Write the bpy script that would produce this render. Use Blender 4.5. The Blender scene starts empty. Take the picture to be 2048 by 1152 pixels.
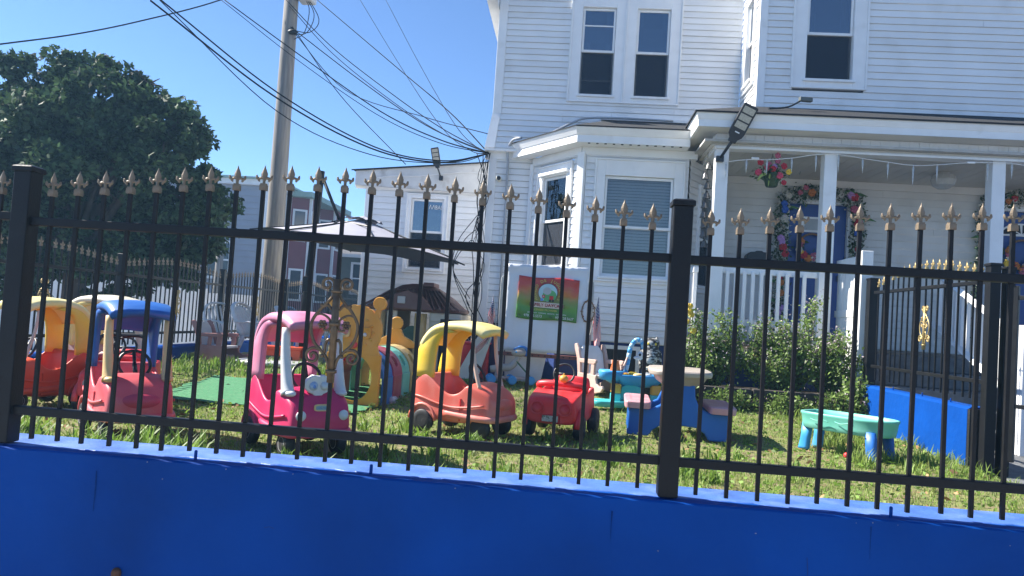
import bpy, math, random
import numpy as np
from mathutils import Vector, Matrix

scene = bpy.context.scene
COL = scene.collection
R = math.radians
random.seed(7)
rng = np.random.default_rng(11)

# ------------------------------------------------------------------ camera
CAMZ = 1.45
YAW, PITCH, ROLL, FPX = 4.38, 2.37, 3.72, 1500.0
def cam_axes():
    y, p, r = R(YAW), R(PITCH), R(ROLL)
    fwd = Vector((-math.sin(y)*math.cos(p), math.cos(y)*math.cos(p), math.sin(p)))
    right = Vector((math.cos(y), math.sin(y), 0))
    up = right.cross(fwd)
    return fwd, right*math.cos(r)+up*math.sin(r), up*math.cos(r)-right*math.sin(r)
fw, rt, up_ = cam_axes()
cd = bpy.data.cameras.new('camera'); cam = bpy.data.objects.new('camera', cd); COL.objects.link(cam)
m = Matrix((rt, up_, -fw)).transposed().to_4x4(); m.translation = (0, 0, CAMZ)
cam.matrix_world = m
cd.sensor_width = 36; cd.lens = FPX/2048*36; cd.clip_start = .05; cd.clip_end = 2000
scene.camera = cam

# ------------------------------------------------------------------ sky, sun, exposure
SUN_EL, SUN_AZ = 43.0, 170.0           # azimuth counted from +X towards +Y
w = bpy.data.worlds.new('World'); scene.world = w; w.use_nodes = True
nt = w.node_tree; bg = nt.nodes['Background']
sky = nt.nodes.new('ShaderNodeTexSky'); sky.sky_type = 'NISHITA'; sky.sun_disc = False
sky.sun_elevation = R(SUN_EL); sky.sun_rotation = R(90-SUN_AZ)
sky.altitude = 1000; sky.air_density = 0.8; sky.dust_density = 0.0; sky.ozone_density = 6.5
nt.links.new(sky.outputs['Color'], bg.inputs['Color']); bg.inputs['Strength'].default_value = 0.084
sl = bpy.data.lights.new('sun', 'SUN'); sun = bpy.data.objects.new('sun', sl); COL.objects.link(sun)
sl.energy = 5.0; sl.angle = R(.53); sl.color = (1.0, .94, .85)
sd = Vector((math.cos(R(SUN_EL))*math.cos(R(SUN_AZ)), math.cos(R(SUN_EL))*math.sin(R(SUN_AZ)), math.sin(R(SUN_EL))))
sun.rotation_euler = (-sd).to_track_quat('-Z', 'Y').to_euler(); sun.location = (-6, 6, 12)
vs = scene.view_settings; vs.view_transform = 'Standard'; vs.look = 'None'; vs.gamma = 1; vs.use_curve_mapping = False
vs.exposure = 1.45

# ------------------------------------------------------------------ materials
def C(h):
    h = h.lstrip('#'); o = []
    for i in (0, 2, 4):
        c = int(h[i:i+2], 16)/255
        o.append(c/12.92 if c <= .04045 else ((c+.055)/1.055)**2.4)
    return tuple(o)
MATS = {}
def mat(name, col, rough=.5, metal=0, var=.12, scale=6, bump=0, bscale=40, col2=None, thr=(.45, .6), spec=.5, transl=0, island=False, emit=0, coat=0, gen='Object', stretch=None, detail=6, orand=0):
    if name in MATS: return MATS[name]
    if isinstance(col, str): col = C(col)
    if isinstance(col2, str): col2 = C(col2)
    mt = bpy.data.materials.new(name); mt.use_nodes = True; t = mt.node_tree; N = t.nodes; L = t.links
    b = N['Principled BSDF']; tc = N.new('ShaderNodeTexCoord')
    src = tc.outputs[gen]
    if stretch:
        mp = N.new('ShaderNodeMapping'); mp.inputs['Scale'].default_value = stretch; L.new(src, mp.inputs['Vector']); src = mp.outputs[0]
    n = N.new('ShaderNodeTexNoise'); n.inputs['Scale'].default_value = scale; n.inputs['Detail'].default_value = detail; L.new(src, n.inputs['Vector'])
    r = N.new('ShaderNodeValToRGB')
    e = r.color_ramp.elements
    e[0].position = .3; e[1].position = .7
    e[0].color = (*[c*(1-var) for c in col], 1); e[1].color = (*[min(1, c*(1+var)) for c in col], 1)
    fac = n.outputs['Fac']
    if island:
        gi = N.new('ShaderNodeNewGeometry'); fac = gi.outputs['Random Per Island']
        e[0].position = 0; e[1].position = 1
    L.new(fac, r.inputs['Fac']); out = r.outputs['Color']
    if col2:
        n2 = N.new('ShaderNodeTexNoise'); n2.inputs['Scale'].default_value = scale*.8; n2.inputs['Detail'].default_value = 8; L.new(src, n2.inputs['Vector'])
        mr = N.new('ShaderNodeMapRange'); mr.inputs[1].default_value = thr[0]; mr.inputs[2].default_value = thr[1]
        L.new(n2.outputs['Fac'], mr.inputs[0])
        mx = N.new('ShaderNodeMix'); mx.data_type = 'RGBA'; L.new(mr.outputs[0], mx.inputs['Factor']); L.new(out, mx.inputs[6]); mx.inputs[7].default_value = (*col2, 1)
        out = mx.outputs[2]
    if orand:
        oi = N.new('ShaderNodeObjectInfo'); mo = N.new('ShaderNodeMapRange'); mo.inputs[3].default_value = 1-orand; mo.inputs[4].default_value = 1+orand*.3; L.new(oi.outputs['Random'], mo.inputs[0])
        mv = N.new('ShaderNodeVectorMath'); mv.operation = 'SCALE'; L.new(out, mv.inputs[0]); L.new(mo.outputs[0], mv.inputs['Scale']); out = mv.outputs[0]
    L.new(out, b.inputs['Base Color'])
    rr = N.new('ShaderNodeMapRange'); rr.inputs[3].default_value = max(0, rough-.08); rr.inputs[4].default_value = min(1, rough+.08)
    L.new(n.outputs['Fac'], rr.inputs[0]); L.new(rr.outputs[0], b.inputs['Roughness'])
    b.inputs['Metallic'].default_value = metal; b.inputs['Specular IOR Level'].default_value = spec
    b.inputs['Coat Weight'].default_value = coat
    if bump:
        nb = N.new('ShaderNodeTexNoise'); nb.inputs['Scale'].default_value = bscale; nb.inputs['Detail'].default_value = 5; L.new(src, nb.inputs['Vector'])
        bp = N.new('ShaderNodeBump'); bp.inputs['Strength'].default_value = bump; bp.inputs['Distance'].default_value = .01
        L.new(nb.outputs['Fac'], bp.inputs['Height']); L.new(bp.outputs[0], b.inputs['Normal'])
    if emit:
        L.new(out, b.inputs['Emission Color']); b.inputs['Emission Strength'].default_value = emit
    if transl:
        tr = N.new('ShaderNodeBsdfTranslucent'); L.new(out, tr.inputs['Color'])
        ms = N.new('ShaderNodeMixShader'); ms.inputs[0].default_value = transl
        L.new(b.outputs[0], ms.inputs[1]); L.new(tr.outputs[0], ms.inputs[2]); L.new(ms.outputs[0], N['Material Output'].inputs['Surface'])
    MATS[name] = mt
    return mt
def plast(name, col, fade=None, rough=.42):
    """moulded toy plastic: sun-bleached blotches, fine scuffs, light passes a little way in"""
    return mat(name, col, rough=rough, var=.08, scale=5, col2=fade, thr=(.42, .75), bump=.05, bscale=160, transl=.12)
def glass_mat(name, tint=(.35, .4, .45), refl=.12):
    mt = bpy.data.materials.new(name); mt.use_nodes = True; t = mt.node_tree; N = t.nodes; L = t.links
    for n_ in list(N):
        if n_.type == 'BSDF_PRINCIPLED': N.remove(n_)
    tr = N.new('ShaderNodeBsdfTransparent'); tr.inputs[0].default_value = (*tint, 1)
    gl = N.new('ShaderNodeBsdfGlossy'); gl.inputs['Roughness'].default_value = .02; gl.inputs[0].default_value = (.9, .95, 1, 1)
    nz = N.new('ShaderNodeTexNoise'); nz.inputs['Scale'].default_value = 3
    bp = N.new('ShaderNodeBump'); bp.inputs['Strength'].default_value = .06; bp.inputs['Distance'].default_value = .02; L.new(nz.outputs[0], bp.inputs['Height']); L.new(bp.outputs[0], gl.inputs['Normal'])
    fr = N.new('ShaderNodeFresnel'); fr.inputs[0].default_value = 1.5
    ad = N.new('ShaderNodeMath'); ad.operation = 'ADD'; ad.inputs[1].default_value = refl; ad.use_clamp = True; L.new(fr.outputs[0], ad.inputs[0])
    ms = N.new('ShaderNodeMixShader'); L.new(ad.outputs[0], ms.inputs[0]); L.new(tr.outputs[0], ms.inputs[1]); L.new(gl.outputs[0], ms.inputs[2])
    L.new(ms.outputs[0], N['Material Output'].inputs['Surface'])
    MATS[name] = mt; return mt

# ------------------------------------------------------------------ mesh building
class MB:
    def __init__(s): s.v = []; s.f = []
    def add(s, vs_, fs):
        o = len(s.v); s.v += [tuple(p) for p in vs_]; s.f += [tuple(i+o for i in q) for q in fs]; return s
    def bx(s, x0, x1, y0, y1, z0, z1, M=None):
        p = [(x0,y0,z0),(x1,y0,z0),(x1,y1,z0),(x0,y1,z0),(x0,y0,z1),(x1,y0,z1),(x1,y1,z1),(x0,y1,z1)]
        if M is not None: p = [M @ Vector(q) for q in p]
        return s.add(p, [(0,3,2,1),(4,5,6,7),(0,1,5,4),(1,2,6,5),(2,3,7,6),(3,0,4,7)])
    def bc(s, c, d, M=None):
        return s.bx(c[0]-d[0]/2, c[0]+d[0]/2, c[1]-d[1]/2, c[1]+d[1]/2, c[2]-d[2]/2, c[2]+d[2]/2, M)
    def loft(s, rings, cap=True, closed=True):
        n = len(rings[0]); vs_ = [p for r_ in rings for p in r_]; fs = []
        for i in range(len(rings)-1):
            for j in range(n if closed else n-1):
                k = (j+1) % n; fs.append((i*n+j, i*n+k, (i+1)*n+k, (i+1)*n+j))
        if cap: fs.append(tuple(range(n))[::-1]); fs.append(tuple((len(rings)-1)*n+j for j in range(n)))
        return s.add(vs_, fs)
    def tube(s, path, r, n=8, cap=True, flat=None):
        path = [Vector(p) for p in path]; rings = []; prev = None
        for i, p in enumerate(path):
            a = path[max(i-1, 0)]; b = path[min(i+1, len(path)-1)]; t = (b-a).normalized()
            if prev is None:
                u = t.cross(Vector((0, 0, 1)))
                if u.length < 1e-3: u = t.cross(Vector((1, 0, 0)))
                u.normalize()
            else:
                u = (prev - t*prev.dot(t)); u.normalize()
            prev = u; v_ = t.cross(u); ri = r[i] if isinstance(r, (list, tuple)) else r
            ra, rb = ri if isinstance(ri, (list, tuple)) else (ri, ri)
            rings.append([p + u*math.cos(2*math.pi*k/n)*ra + v_*math.sin(2*math.pi*k/n)*rb for k in range(n)])
        return s.loft(rings, cap)
    def lathe(s, prof, c=(0,0,0), n=16, axis='z', M=None):
        rings = []
        for r_, z in prof:
            ring = []
            for k in range(n):
                a = 2*math.pi*k/n; x, y = r_*math.cos(a), r_*math.sin(a)
                q = (x, y, z) if axis == 'z' else ((z, x, y) if axis == 'x' else (y, z, x))
                q = Vector(q)+Vector(c)
                if M is not None: q = M @ q
                ring.append(q)
            rings.append(ring)
        return s.loft(rings)
    def prism(s, out, d0, d1, plane='xz', M=None):
        def P(a, b, d): return {'xz': (a, d, b), 'xy': (a, b, d), 'yz': (d, a, b)}[plane]
        n = len(out); vs_ = [Vector(P(a, b, d0)) for a, b in out]+[Vector(P(a, b, d1)) for a, b in out]
        if M is not None: vs_ = [M @ q for q in vs_]
        fs = [tuple(range(n))[::-1], tuple(range(n, 2*n))]+[(i, (i+1) % n, n+(i+1) % n, n+i) for i in range(n)]
        return s.add(vs_, fs)
    def ball(s, c, r, nu=12, nv=8, M=None):
        if not isinstance(r, (tuple, list)): r = (r, r, r)
        rings = []
        for i in range(1, nv):
            th = math.pi*i/nv
            ring = [Vector((c[0]+r[0]*math.sin(th)*math.cos(2*math.pi*k/nu), c[1]+r[1]*math.sin(th)*math.sin(2*math.pi*k/nu), c[2]-r[2]*math.cos(th))) for k in range(nu)]
            if M is not None: ring = [M @ q for q in ring]
            rings.append(ring)
        return s.loft(rings)
    def mesh(s, name):
        me = bpy.data.meshes.new(name); me.from_pydata([tuple(p) for p in s.v], [], s.f); me.update(); return me
    def build(s, name, mt, parent=None, smooth=False, sub=0, bev=0, loc=None, rz=None):
        import bmesh
        me = s.mesh(name); bm = bmesh.new(); bm.from_mesh(me); bmesh.ops.recalc_face_normals(bm, faces=bm.faces); bm.to_mesh(me); bm.free()
        return ob(name, me, mt, parent, smooth, sub, bev, loc, rz)
def ob(name, me, mt, parent=None, smooth=False, sub=0, bev=0, loc=None, rz=None):
    o = bpy.data.objects.new(name, me); COL.objects.link(o)
    if mt is not None and not me.materials: me.materials.append(mt)
    if smooth or sub:
        for p in me.polygons: p.use_smooth = True
    if bev:
        b = o.modifiers.new('b', 'BEVEL'); b.width = bev; b.segments = 2; b.limit_method = 'ANGLE'; b.angle_limit = R(40)
    if sub:
        b = o.modifiers.new('s', 'SUBSURF'); b.levels = sub; b.render_levels = sub
    if parent: o.parent = parent
    if loc is not None: o.location = loc
    if rz is not None: o.rotation_euler = (0, 0, rz)
    return o
def tag(o, label=None, cat=None, group=None, kind=None):
    if label: o['label'] = label
    if cat: o['category'] = cat
    if group: o['group'] = group
    if kind: o['kind'] = kind
    return o
def thing(name, label, cat, loc=(0, 0, 0), rz=0, group=None, sc=1):
    o = bpy.data.objects.new(name, None); COL.objects.link(o); o.location = loc; o.rotation_euler = (0, 0, rz); o.scale = (sc, sc, sc)
    o.empty_display_size = .1
    return tag(o, label, cat, group)
def inst(name, me, parent, loc, rot=(0, 0, 0), sc=None, mt=None):
    o = bpy.data.objects.new(name, me); COL.objects.link(o); o.parent = parent; o.location = loc; o.rotation_euler = rot
    if sc is not None: o.scale = sc if isinstance(sc, (tuple, list)) else (sc, sc, sc)
    return o
def copy_tree(o, parent=None):
    c = o.copy(); COL.objects.link(c); c.parent = parent
    for ch in list(o.children): copy_tree(ch, c)
    return c
def lerp(a, b, t): return a+(b-a)*t
def sstep(a, b, x):
    t = min(1, max(0, (x-a)/(b-a))); return t*t*(3-2*t)
def spline(pts, n):
    """Catmull-Rom through points"""
    P = [Vector(p) for p in pts]; P = [P[0]*2-P[1]]+P+[P[-1]*2-P[-2]]; out = []
    for i in range(1, len(P)-2):
        for k in range(n):
            t = k/n; a, b, c, d = P[i-1], P[i], P[i+1], P[i+2]
            out.append(.5*((2*b)+(c-a)*t+(2*a-5*b+4*c-d)*t*t+(3*b-a-3*c+d)*t**3))
    return out+[P[-2]]
def ground_z(x, y):
    return .55 + .14*sstep(6.3, 9.4, y)
def text_part(name, s, size, mt, parent, loc, rot=(R(90), 0, 0), ext=.001, align='CENTER', sx=1):
    cu = bpy.data.curves.new(name, 'FONT'); cu.body = s; cu.size = size; cu.extrude = ext; cu.align_x = align; cu.align_y = 'CENTER'; cu.resolution_u = 2
    o = bpy.data.objects.new('tmp', cu); COL.objects.link(o)
    dg = bpy.context.evaluated_depsgraph_get(); me = bpy.data.meshes.new_from_object(o.evaluated_get(dg))
    bpy.data.objects.remove(o); 
    r = ob(name, me, mt, parent); r.location = loc; r.rotation_euler = rot; r.scale = (sx, 1, 1)
    return r
# ------------------------------------------------------------------ shared materials
M_black = mat('black_iron', (.006, .0065, .008), rough=.5, var=.25, scale=9, col2=(.012, .011, .010), thr=(.58, .72), bump=.12, bscale=120, spec=.3)
M_gold = mat('gold_paint', (.20, .152, .10), rough=.5, metal=.15, var=.25, scale=30, col2=(.16, .09, .05), thr=(.55, .72), bump=.2, bscale=150)
M_goldb = mat('gold_paint_bright', (.42, .31, .13), rough=.35, metal=.4, var=.15, scale=30)
M_bronze = mat('bronze_scroll', (.15, .10, .055), rough=.4, metal=.4, var=.3, scale=40, col2=(.10, .06, .04), thr=(.52, .72))
M_blue = mat('blue_masonry_paint', (.002, .052, .265), rough=.65, spec=.08, var=.2, scale=1.6, bump=.6, bscale=16, col2=(.003, .060, .29), thr=(.5, .75))
M_asph = mat('asphalt', (.15, .15, .15), rough=.9, var=.25, scale=30, bump=.3, bscale=200)
M_conc = mat('concrete', (.33, .325, .315), rough=.9, var=.18, scale=7, bump=.25, bscale=90, col2=(.2, .19, .17), thr=(.52, .75))
M_stone = mat('grey_stone_step', (.13, .135, .14), rough=.85, var=.3, scale=12, bump=.4, bscale=60)
M_soil = mat('lawn_soil', (.15, .16, .05), rough=1, var=.4, scale=9, col2=(.22, .165, .10), thr=(.5, .66), bump=.6, bscale=60)
M_grass = mat('grass_blade', (.22, .32, .065), rough=.6, var=.5, island=True, transl=.45, col2=(.38, .34, .14), thr=(.56, .74), scale=4)
M_weed = mat('weed_leaf', (.16, .27, .04), rough=.55, var=.4, island=True, transl=.42)
M_turf = mat('green_turf_mat', (.045, .20, .085), rough=.95, var=.25, scale=40, bump=.6, bscale=260, col2=(.10, .24, .12), thr=(.5, .7))
M_moss = mat('olive_turf_mat', (.17, .19, .05), rough=.95, var=.3, scale=30, bump=.6, bscale=260, col2=(.20, .19, .05), thr=(.5, .7))
M_rust = mat('rust', (.12, .05, .025), rough=.8, var=.4, scale=60)

# ------------------------------------------------------------------ setting
g = MB(); n = 24; S = 240
g.add([(-S, -S, 0), (S, -S, 0), (S, S, 0), (-S, S, 0)], [(0, 1, 2, 3)])
tag(g.build('street', M_asph), kind='structure')
tag(MB().bx(-60, 60, -1.2, 2.60, -.02, .12).build('pavement', M_conc, bev=.01), kind='structure')
tag(MB().bx(-9.2, -5.22, 2.0, 60, -.02, .10).build('pavement', M_conc, bev=.01), kind='structure')
def sheet(x0, x1, y0, y1, nx, ny, zf, name, mt, noise=0):
    b = MB(); vs_ = []
    for j in range(ny+1):
        for i in range(nx+1):
            x = lerp(x0, x1, i/nx); y = lerp(y0, y1, j/ny); vs_.append((x, y, zf(x, y)+random.uniform(-noise, noise)))
    fs = [(j*(nx+1)+i, j*(nx+1)+i+1, (j+1)*(nx+1)+i+1, (j+1)*(nx+1)+i) for j in range(ny) for i in range(nx)]
    return b.add(vs_, fs).build(name, mt, smooth=True)
tag(sheet(-4.95, 3.14, 2.885, 18.5, 110, 160, lambda x, y: ground_z(x, y)-.012, 'lawn', M_soil, .007), kind='structure')
tag(MB().bx(3.33, 9, 2.84, 8.0, .1, .50).build('path', M_stone, bev=.01), kind='structure')

# blue masonry walls
def blue_wall(name, label, x0, x1, y0, y1, z1, rods, axis='x', ragged=True):
    b = MB(); t = thing(name, label, 'wall')
    if axis == 'x':
        n_ = 150; rings = []
        for i in range(n_+1):
            x = lerp(x0, x1, i/n_); d = .012*math.sin(x*3.1)+.006*math.sin(x*11.3)+random.uniform(-.004, .004)
            rings.append([(x, y0, 0), (x, y0+d*.15, z1-.006), (x, y0+.006+d*.15, z1), (x, y1-.02, z1), (x, y1, z1-.015), (x, y1, 0)])
        b.loft(rings)
    else:
        n_ = 60; rings = []
        for i in range(n_+1):
            y = lerp(y0, y1, i/n_); d = random.uniform(-.004, .004)
            rings.append([(x0, y, 0), (x0, y, z1-.02), (x0+.03+d, y, z1), (x1-.03, y, z1), (x1, y, z1-.02), (x1, y, 0)])
        b.loft(rings)
    b.build('masonry', M_blue, t)
    for (x, y) in rods:
        MB().lathe([(.0, -.02), (.006, -.02), (.006, .030), (.0045, .034), (0, .034)], n=8).build('steel_rod', M_blue, t, loc=(x, y, z1), smooth=True)
    return t
fwall = blue_wall('retaining_wall', 'low deep blue painted wall under the front iron fence', -5.2, 5.0, 2.610, 2.88, .866, [(-1.315, 2.66), (-.665, 2.66), (1.13, 2.66), (-3.2, 2.66)])
M_sunlit_top = mat('sunlit_blue_tint', (.055, .135, .42), rough=.55, var=.2, scale=9, col2=(.12, .21, .48), thr=(.5, .7), bump=.3, bscale=50)  # paler blue: sunlight on the wall top put into the colour
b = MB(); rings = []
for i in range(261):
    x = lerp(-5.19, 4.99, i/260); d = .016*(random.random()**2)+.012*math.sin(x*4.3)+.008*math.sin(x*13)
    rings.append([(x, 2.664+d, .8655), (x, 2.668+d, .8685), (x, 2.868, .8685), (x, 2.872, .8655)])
b.loft(rings).build('sunlit_top_tint', M_sunlit_top, fwall)  # sheet for the sunlit strip; its ragged front edge imitates picket shadows
rw = MB().ball((0, 0, 0), (.018, .016, .02), 10, 7).build('rusty_bolt', M_rust, fwall, smooth=True, loc=(-1.545, 2.605, .456))
# hairline cracks
for pts in ([(.845, .72), (.85, .66), (.845, .60), (.86, .55), (.858, .42)], [(-1.02, .66), (-1.0, .665), (-.985, .66)]):
    MB().tube([(x, 2.6098, z) for x, z in pts], .0009, n=5).build('crack', mat('crack_dark', (.01, .03, .14), rough=.9), fwall)
M_drip = mat('dirt_drip', (.004, .035, .17), rough=.8, spec=.05, var=.3, scale=20); M_chip = mat('chipped_plaster', (.22, .24, .28), rough=.9, var=.3, scale=40)
random.seed(91)
for k in range(3):
    cx = random.uniform(-1.95, 1.6); z1 = random.uniform(.80, .853); z0 = z1-random.uniform(.03, .20); w_ = random.uniform(.0012, .003)
    MB().prism([(cx-w_, z1), (cx+w_, z1), (cx+w_*.7+random.uniform(-.003, .003), (z0+z1)/2), (cx, z0), (cx-w_*.7, (z0+z1)/2)], 2.6085, 2.6098).build('dirt_drip', M_drip, fwall)
for k in range(14):
    cx, cz = random.uniform(-1.95, 1.6), random.choice((random.uniform(.845, .857), random.uniform(.5, .85))); r_ = random.uniform(.001, .0028)
    MB().prism([(cx+r_*math.cos(t_)*random.uniform(.6, 1.6), cz+r_*math.sin(t_)*random.uniform(.5, 1.1)) for t_ in (0, .9, 1.9, 2.8, 3.9, 5.1)], 2.6075, 2.6095).build('paint_chip', M_chip, fwall)
swall = blue_wall('retaining_wall', 'dark blue low wall under the side fence behind the toy cars', -5.12, -4.9, 2.83, 18.3, .84, [], 'y')
bwall = blue_wall('retaining_wall', 'bright blue sunlit stair side wall with black end, right of the lawn', 3.14, 3.33, 6.12, 8.36, 1.0, [(3.2, 6.5), (3.2, 7.0), (3.2, 7.6)], 'y')
MB().bx(3.142, 3.33, 6.085, 6.119, .45, .985).build('black_end_face', mat('black_paint', (.015, .015, .018), rough=.5, bump=.8, bscale=50), bwall)

# ------------------------------------------------------------------ iron fence pieces
def finial_mesh(name, mt, sc=1):
    b = MB()
    b.bc((0, 0, .010), (.024, .024, .020)); b.bc((0, 0, .0225), (.020, .020, .006))
    rings = []
    for z, a, d in ((.022, .0055, .0055), (.036, .0058, .005), (.046, .0075, .005), (.054, .0125, .005), (.062, .0128, .005), (.072, .009, .0042), (.083, .004, .003), (.094, .0004, .0004)):
        rings.append([(a, 0, z), (a*.35, d, z), (-a*.35, d, z), (-a, 0, z), (-a*.35, -d, z), (a*.35, -d, z)])
    b.loft(rings)
    for s_ in (-1, 1):
        P = spline([(s_*.002, 0, .044), (s_*.013, 0, .047), (s_*.022, 0, .043), (s_*.027, 0, .046), (s_*.0285, 0, .053)], 3)
        b.tube(P, [(.005, .005) for _ in P[:-2]]+[(.0045, .0045), (.004, .004)], n=6)
        b.ball((s_*.0285, 0, .054), .0038, 6, 5)
        b.tube([(s_*.018, 0, .044), (s_*.020, 0, .037), (s_*.0165, 0, .033)], [.005, .0045, .003], n=6)
    me = b.mesh(name); me.materials.append(mt)
    for p in me.polygons: p.use_smooth = False
    return me
FIN = finial_mesh('finial', M_gold); FINB = finial_mesh('finial_bright', M_goldb)
def spiral(cx, cz, r0, turns, a0, d, n=26, r1=.004):
    return [(cx+lerp(r0, r1, k/n)*math.cos(a0+d*2*math.pi*turns*k/n), 0, cz+lerp(r0, r1, k/n)*math.sin(a0+d*2*math.pi*turns*k/n)) for k in range(n+1)]
def scroll_mesh(name, mt, half=False):
    b = MB(); T = .0048
    for s_ in ((-1,) if half else (-1, 1)):
        def tb(P, r_=T): b.tube([(s_*x, y, z) for x, y, z in P], [(q, q*1.3) for q in (r_ if isinstance(r_, list) else [r_]*len(P))], n=6)
        # lyre outline
        tb(spline([(.010, 0, .125), (.022, 0, .10), (.055, 0, .065), (.083, 0, .02), (.085, 0, -.02), (.07, 0, -.06), (.045, 0, -.085), (.02, 0, -.115), (.011, 0, -.15)], 4))
        b.ball((s_*.052, 0, .078), .008, 8, 6)
        # top curls
        tb([(.008, 0, .135), (.012, 0, .150)]+spiral(.036, .155, .026, 1.35, math.pi, -1))
        # inner scroll ending in a flower
        tb(spline([(.083, 0, .02), (.075, 0, .038), (.05, 0, .045), (.022, 0, .030), (.014, 0, .005), (.024, 0, -.012), (.040, 0, -.010)], 4), .0036)
        for k in range(7):
            a = k*math.pi/3; r_ = .0115 if k < 6 else 0
            b.ball((s_*(.044+r_*math.cos(a)), -.002, .008+r_*math.sin(a)), (.0068, .006, .0068), 7, 5)
        # upper loop
        tb(spline([(.048, 0, .07), (.03, 0, .078), (.014, 0, .062)], 5), .0036)
        # lower spirals
        tb([(.045, 0, -.085), (.06, 0, -.080)]+spiral(.072, -.108, .030, 1.45, math.pi/2+.2, -1))
        tb(spline([(.03, 0, -.095), (.028, 0, -.06), (.018, 0, -.045), (.012, 0, -.052)], 4), .0042)
        b.ball((s_*.036, -.003, -.105), .0075, 8, 6)
    if not half:
        b.bc((0, 0, .13), (.034, .026, .010)); b.bc((0, 0, .012), (.036, .026, .016)); b.bc((0, 0, -.16), (.034, .028, .012))
        b.bx(-.0105, .0105, -.0115, .0115, -.20, .175)
    else:
        b.bx(-.006, .0105, -.0115, .0115, -.20, .175)
    me = b.mesh(name); me.materials.append(mt)
    for p in me.polygons: p.use_smooth = True
    return me
SCROLL = scroll_mesh('scroll_ornament', M_bronze); SCROLLB = scroll_mesh('scroll_bright', M_goldb)
def picket_mesh(L_, name='picket', wd=.0130):
    me = MB().bx(-wd/2, wd/2, -wd/2, wd/2, -L_, 0).mesh(name); me.materials.append(M_black); return me
PICKS = {}
def picket_of(L_):
    k = round(L_, 3)
    if k not in PICKS: PICKS[k] = picket_mesh(k)
    return PICKS[k]
def fence_bay(t, p0, p1, z_bot, z_r1, z_r2, top_end, top_mid, npk, fin=FIN, scroll=None, railh=.031, finsc=1, scroll_sc=1, rail_mat=None):
    p0 = Vector(p0); p1 = Vector(p1); d = (p1-p0); L_ = d.length; a = math.atan2(d.y, d.x); u = d.normalized()
    for z in (z_r1, z_r2):
        mid = (p0+p1)/2
        o = MB().bx(-L_/2+.03, L_/2-.03, -.017, .017, -railh/2, railh/2).build('rail', M_black, t, bev=.003); o.location = (mid.x, mid.y, z); o.rotation_euler = (0, 0, a)
    for k in range(npk):
        s_ = (k+1)/(npk+1); q = p0.lerp(p1, s_); arch = math.sin(math.pi*s_)
        zt = lerp(top_end, top_mid, arch**1.3)-.092*finsc
        o = inst('picket', picket_of(round(zt-z_bot, 2)), t, (q.x, q.y, zt), (R(random.uniform(-.25, .25)), R(random.uniform(-.3, .3)), a))
        f_ = inst('finial', fin, o, (0, 0, -.004), (0, 0, random.uniform(-.12, .12)), finsc)
        if scroll and k == npk//2: inst('scroll_ornament', scroll, t, (q.x, q.y-.001, lerp(z_r1, z_r2, .545)), (0, 0, a), scroll_sc)
def fence_post(t, x, y, z0, z1, wd=.068, cap=.08):
    b = MB().bx(-wd/2, wd/2, -wd/2, wd/2, z0, z1-.022)
    o = b.build('post', M_black, t, bev=.004, loc=(x, y, 0))
    c_ = MB(); h = cap/2
    c_.loft([[(-h, -h, z1-.024), (h, -h, z1-.024), (h, h, z1-.024), (-h, h, z1-.024)], [(-h, -h, z1-.006), (h, -h, z1-.006), (h, h, z1-.006), (-h, h, z1-.006)], [(-h*.75, -h*.75, z1), (h*.75, -h*.75, z1), (h*.75, h*.75, z1), (-h*.75, h*.75, z1)]])
    c_.build('post_cap', M_black, o, bev=.002)
    return o
FY = 2.67
ff = thing('iron_fence', 'black iron fence with gold fleur-de-lis finials on the blue front wall', 'fence')
PX = [-4.99, -2.06, .380, 2.815]
for x in PX[1:3]: fence_post(ff, x, FY, .873, 1.908)
fence_post(ff, PX[0], FY, .873, 1.90); fence_post(ff, PX[3], FY, .873, 1.90)
fence_bay(ff, (PX[1], FY, 0), (PX[2], FY, 0), .890, .994, 1.700, 1.888, 1.967, 23, scroll=SCROLL)
fence_bay(ff, (PX[2], FY, 0), (PX[3], FY, 0), .884, .992, 1.698, 1.880, 1.957, 23, scroll=None)
fence_bay(ff, (PX[0], FY, 0), (PX[1], FY, 0), .890, .994, 1.715, 1.888, 1.967, 28)
sf = thing('iron_fence', 'black iron side fence with gold finials running back along the left of the yard', 'fence')
ys = [2.70, 5.58, 8.03, 10.50, 12.95, 15.4, 17.85]
for y in ys[1:]: fence_post(sf, -5.0, y, .84, 1.90)
for a_, b_ in zip(ys[:-1], ys[1:]):
    fence_bay(sf, (-5.0, a_+.03, 0), (-5.0, b_, 0), .87, 1.0, 1.67, 1.86, 1.95, 23, scroll=SCROLLB, scroll_sc=1.0)
bf = thing('iron_fence', 'far black iron fence with small gold finials at the back of the yard', 'fence')
fence_post(bf, -3.36, 17.85, .6, 1.9)
fence_bay(bf, (-4.97, 17.85, 0), (-3.36, 17.85, 0), .72, 1.0, 1.67, 1.86, 1.93, 15)
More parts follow.
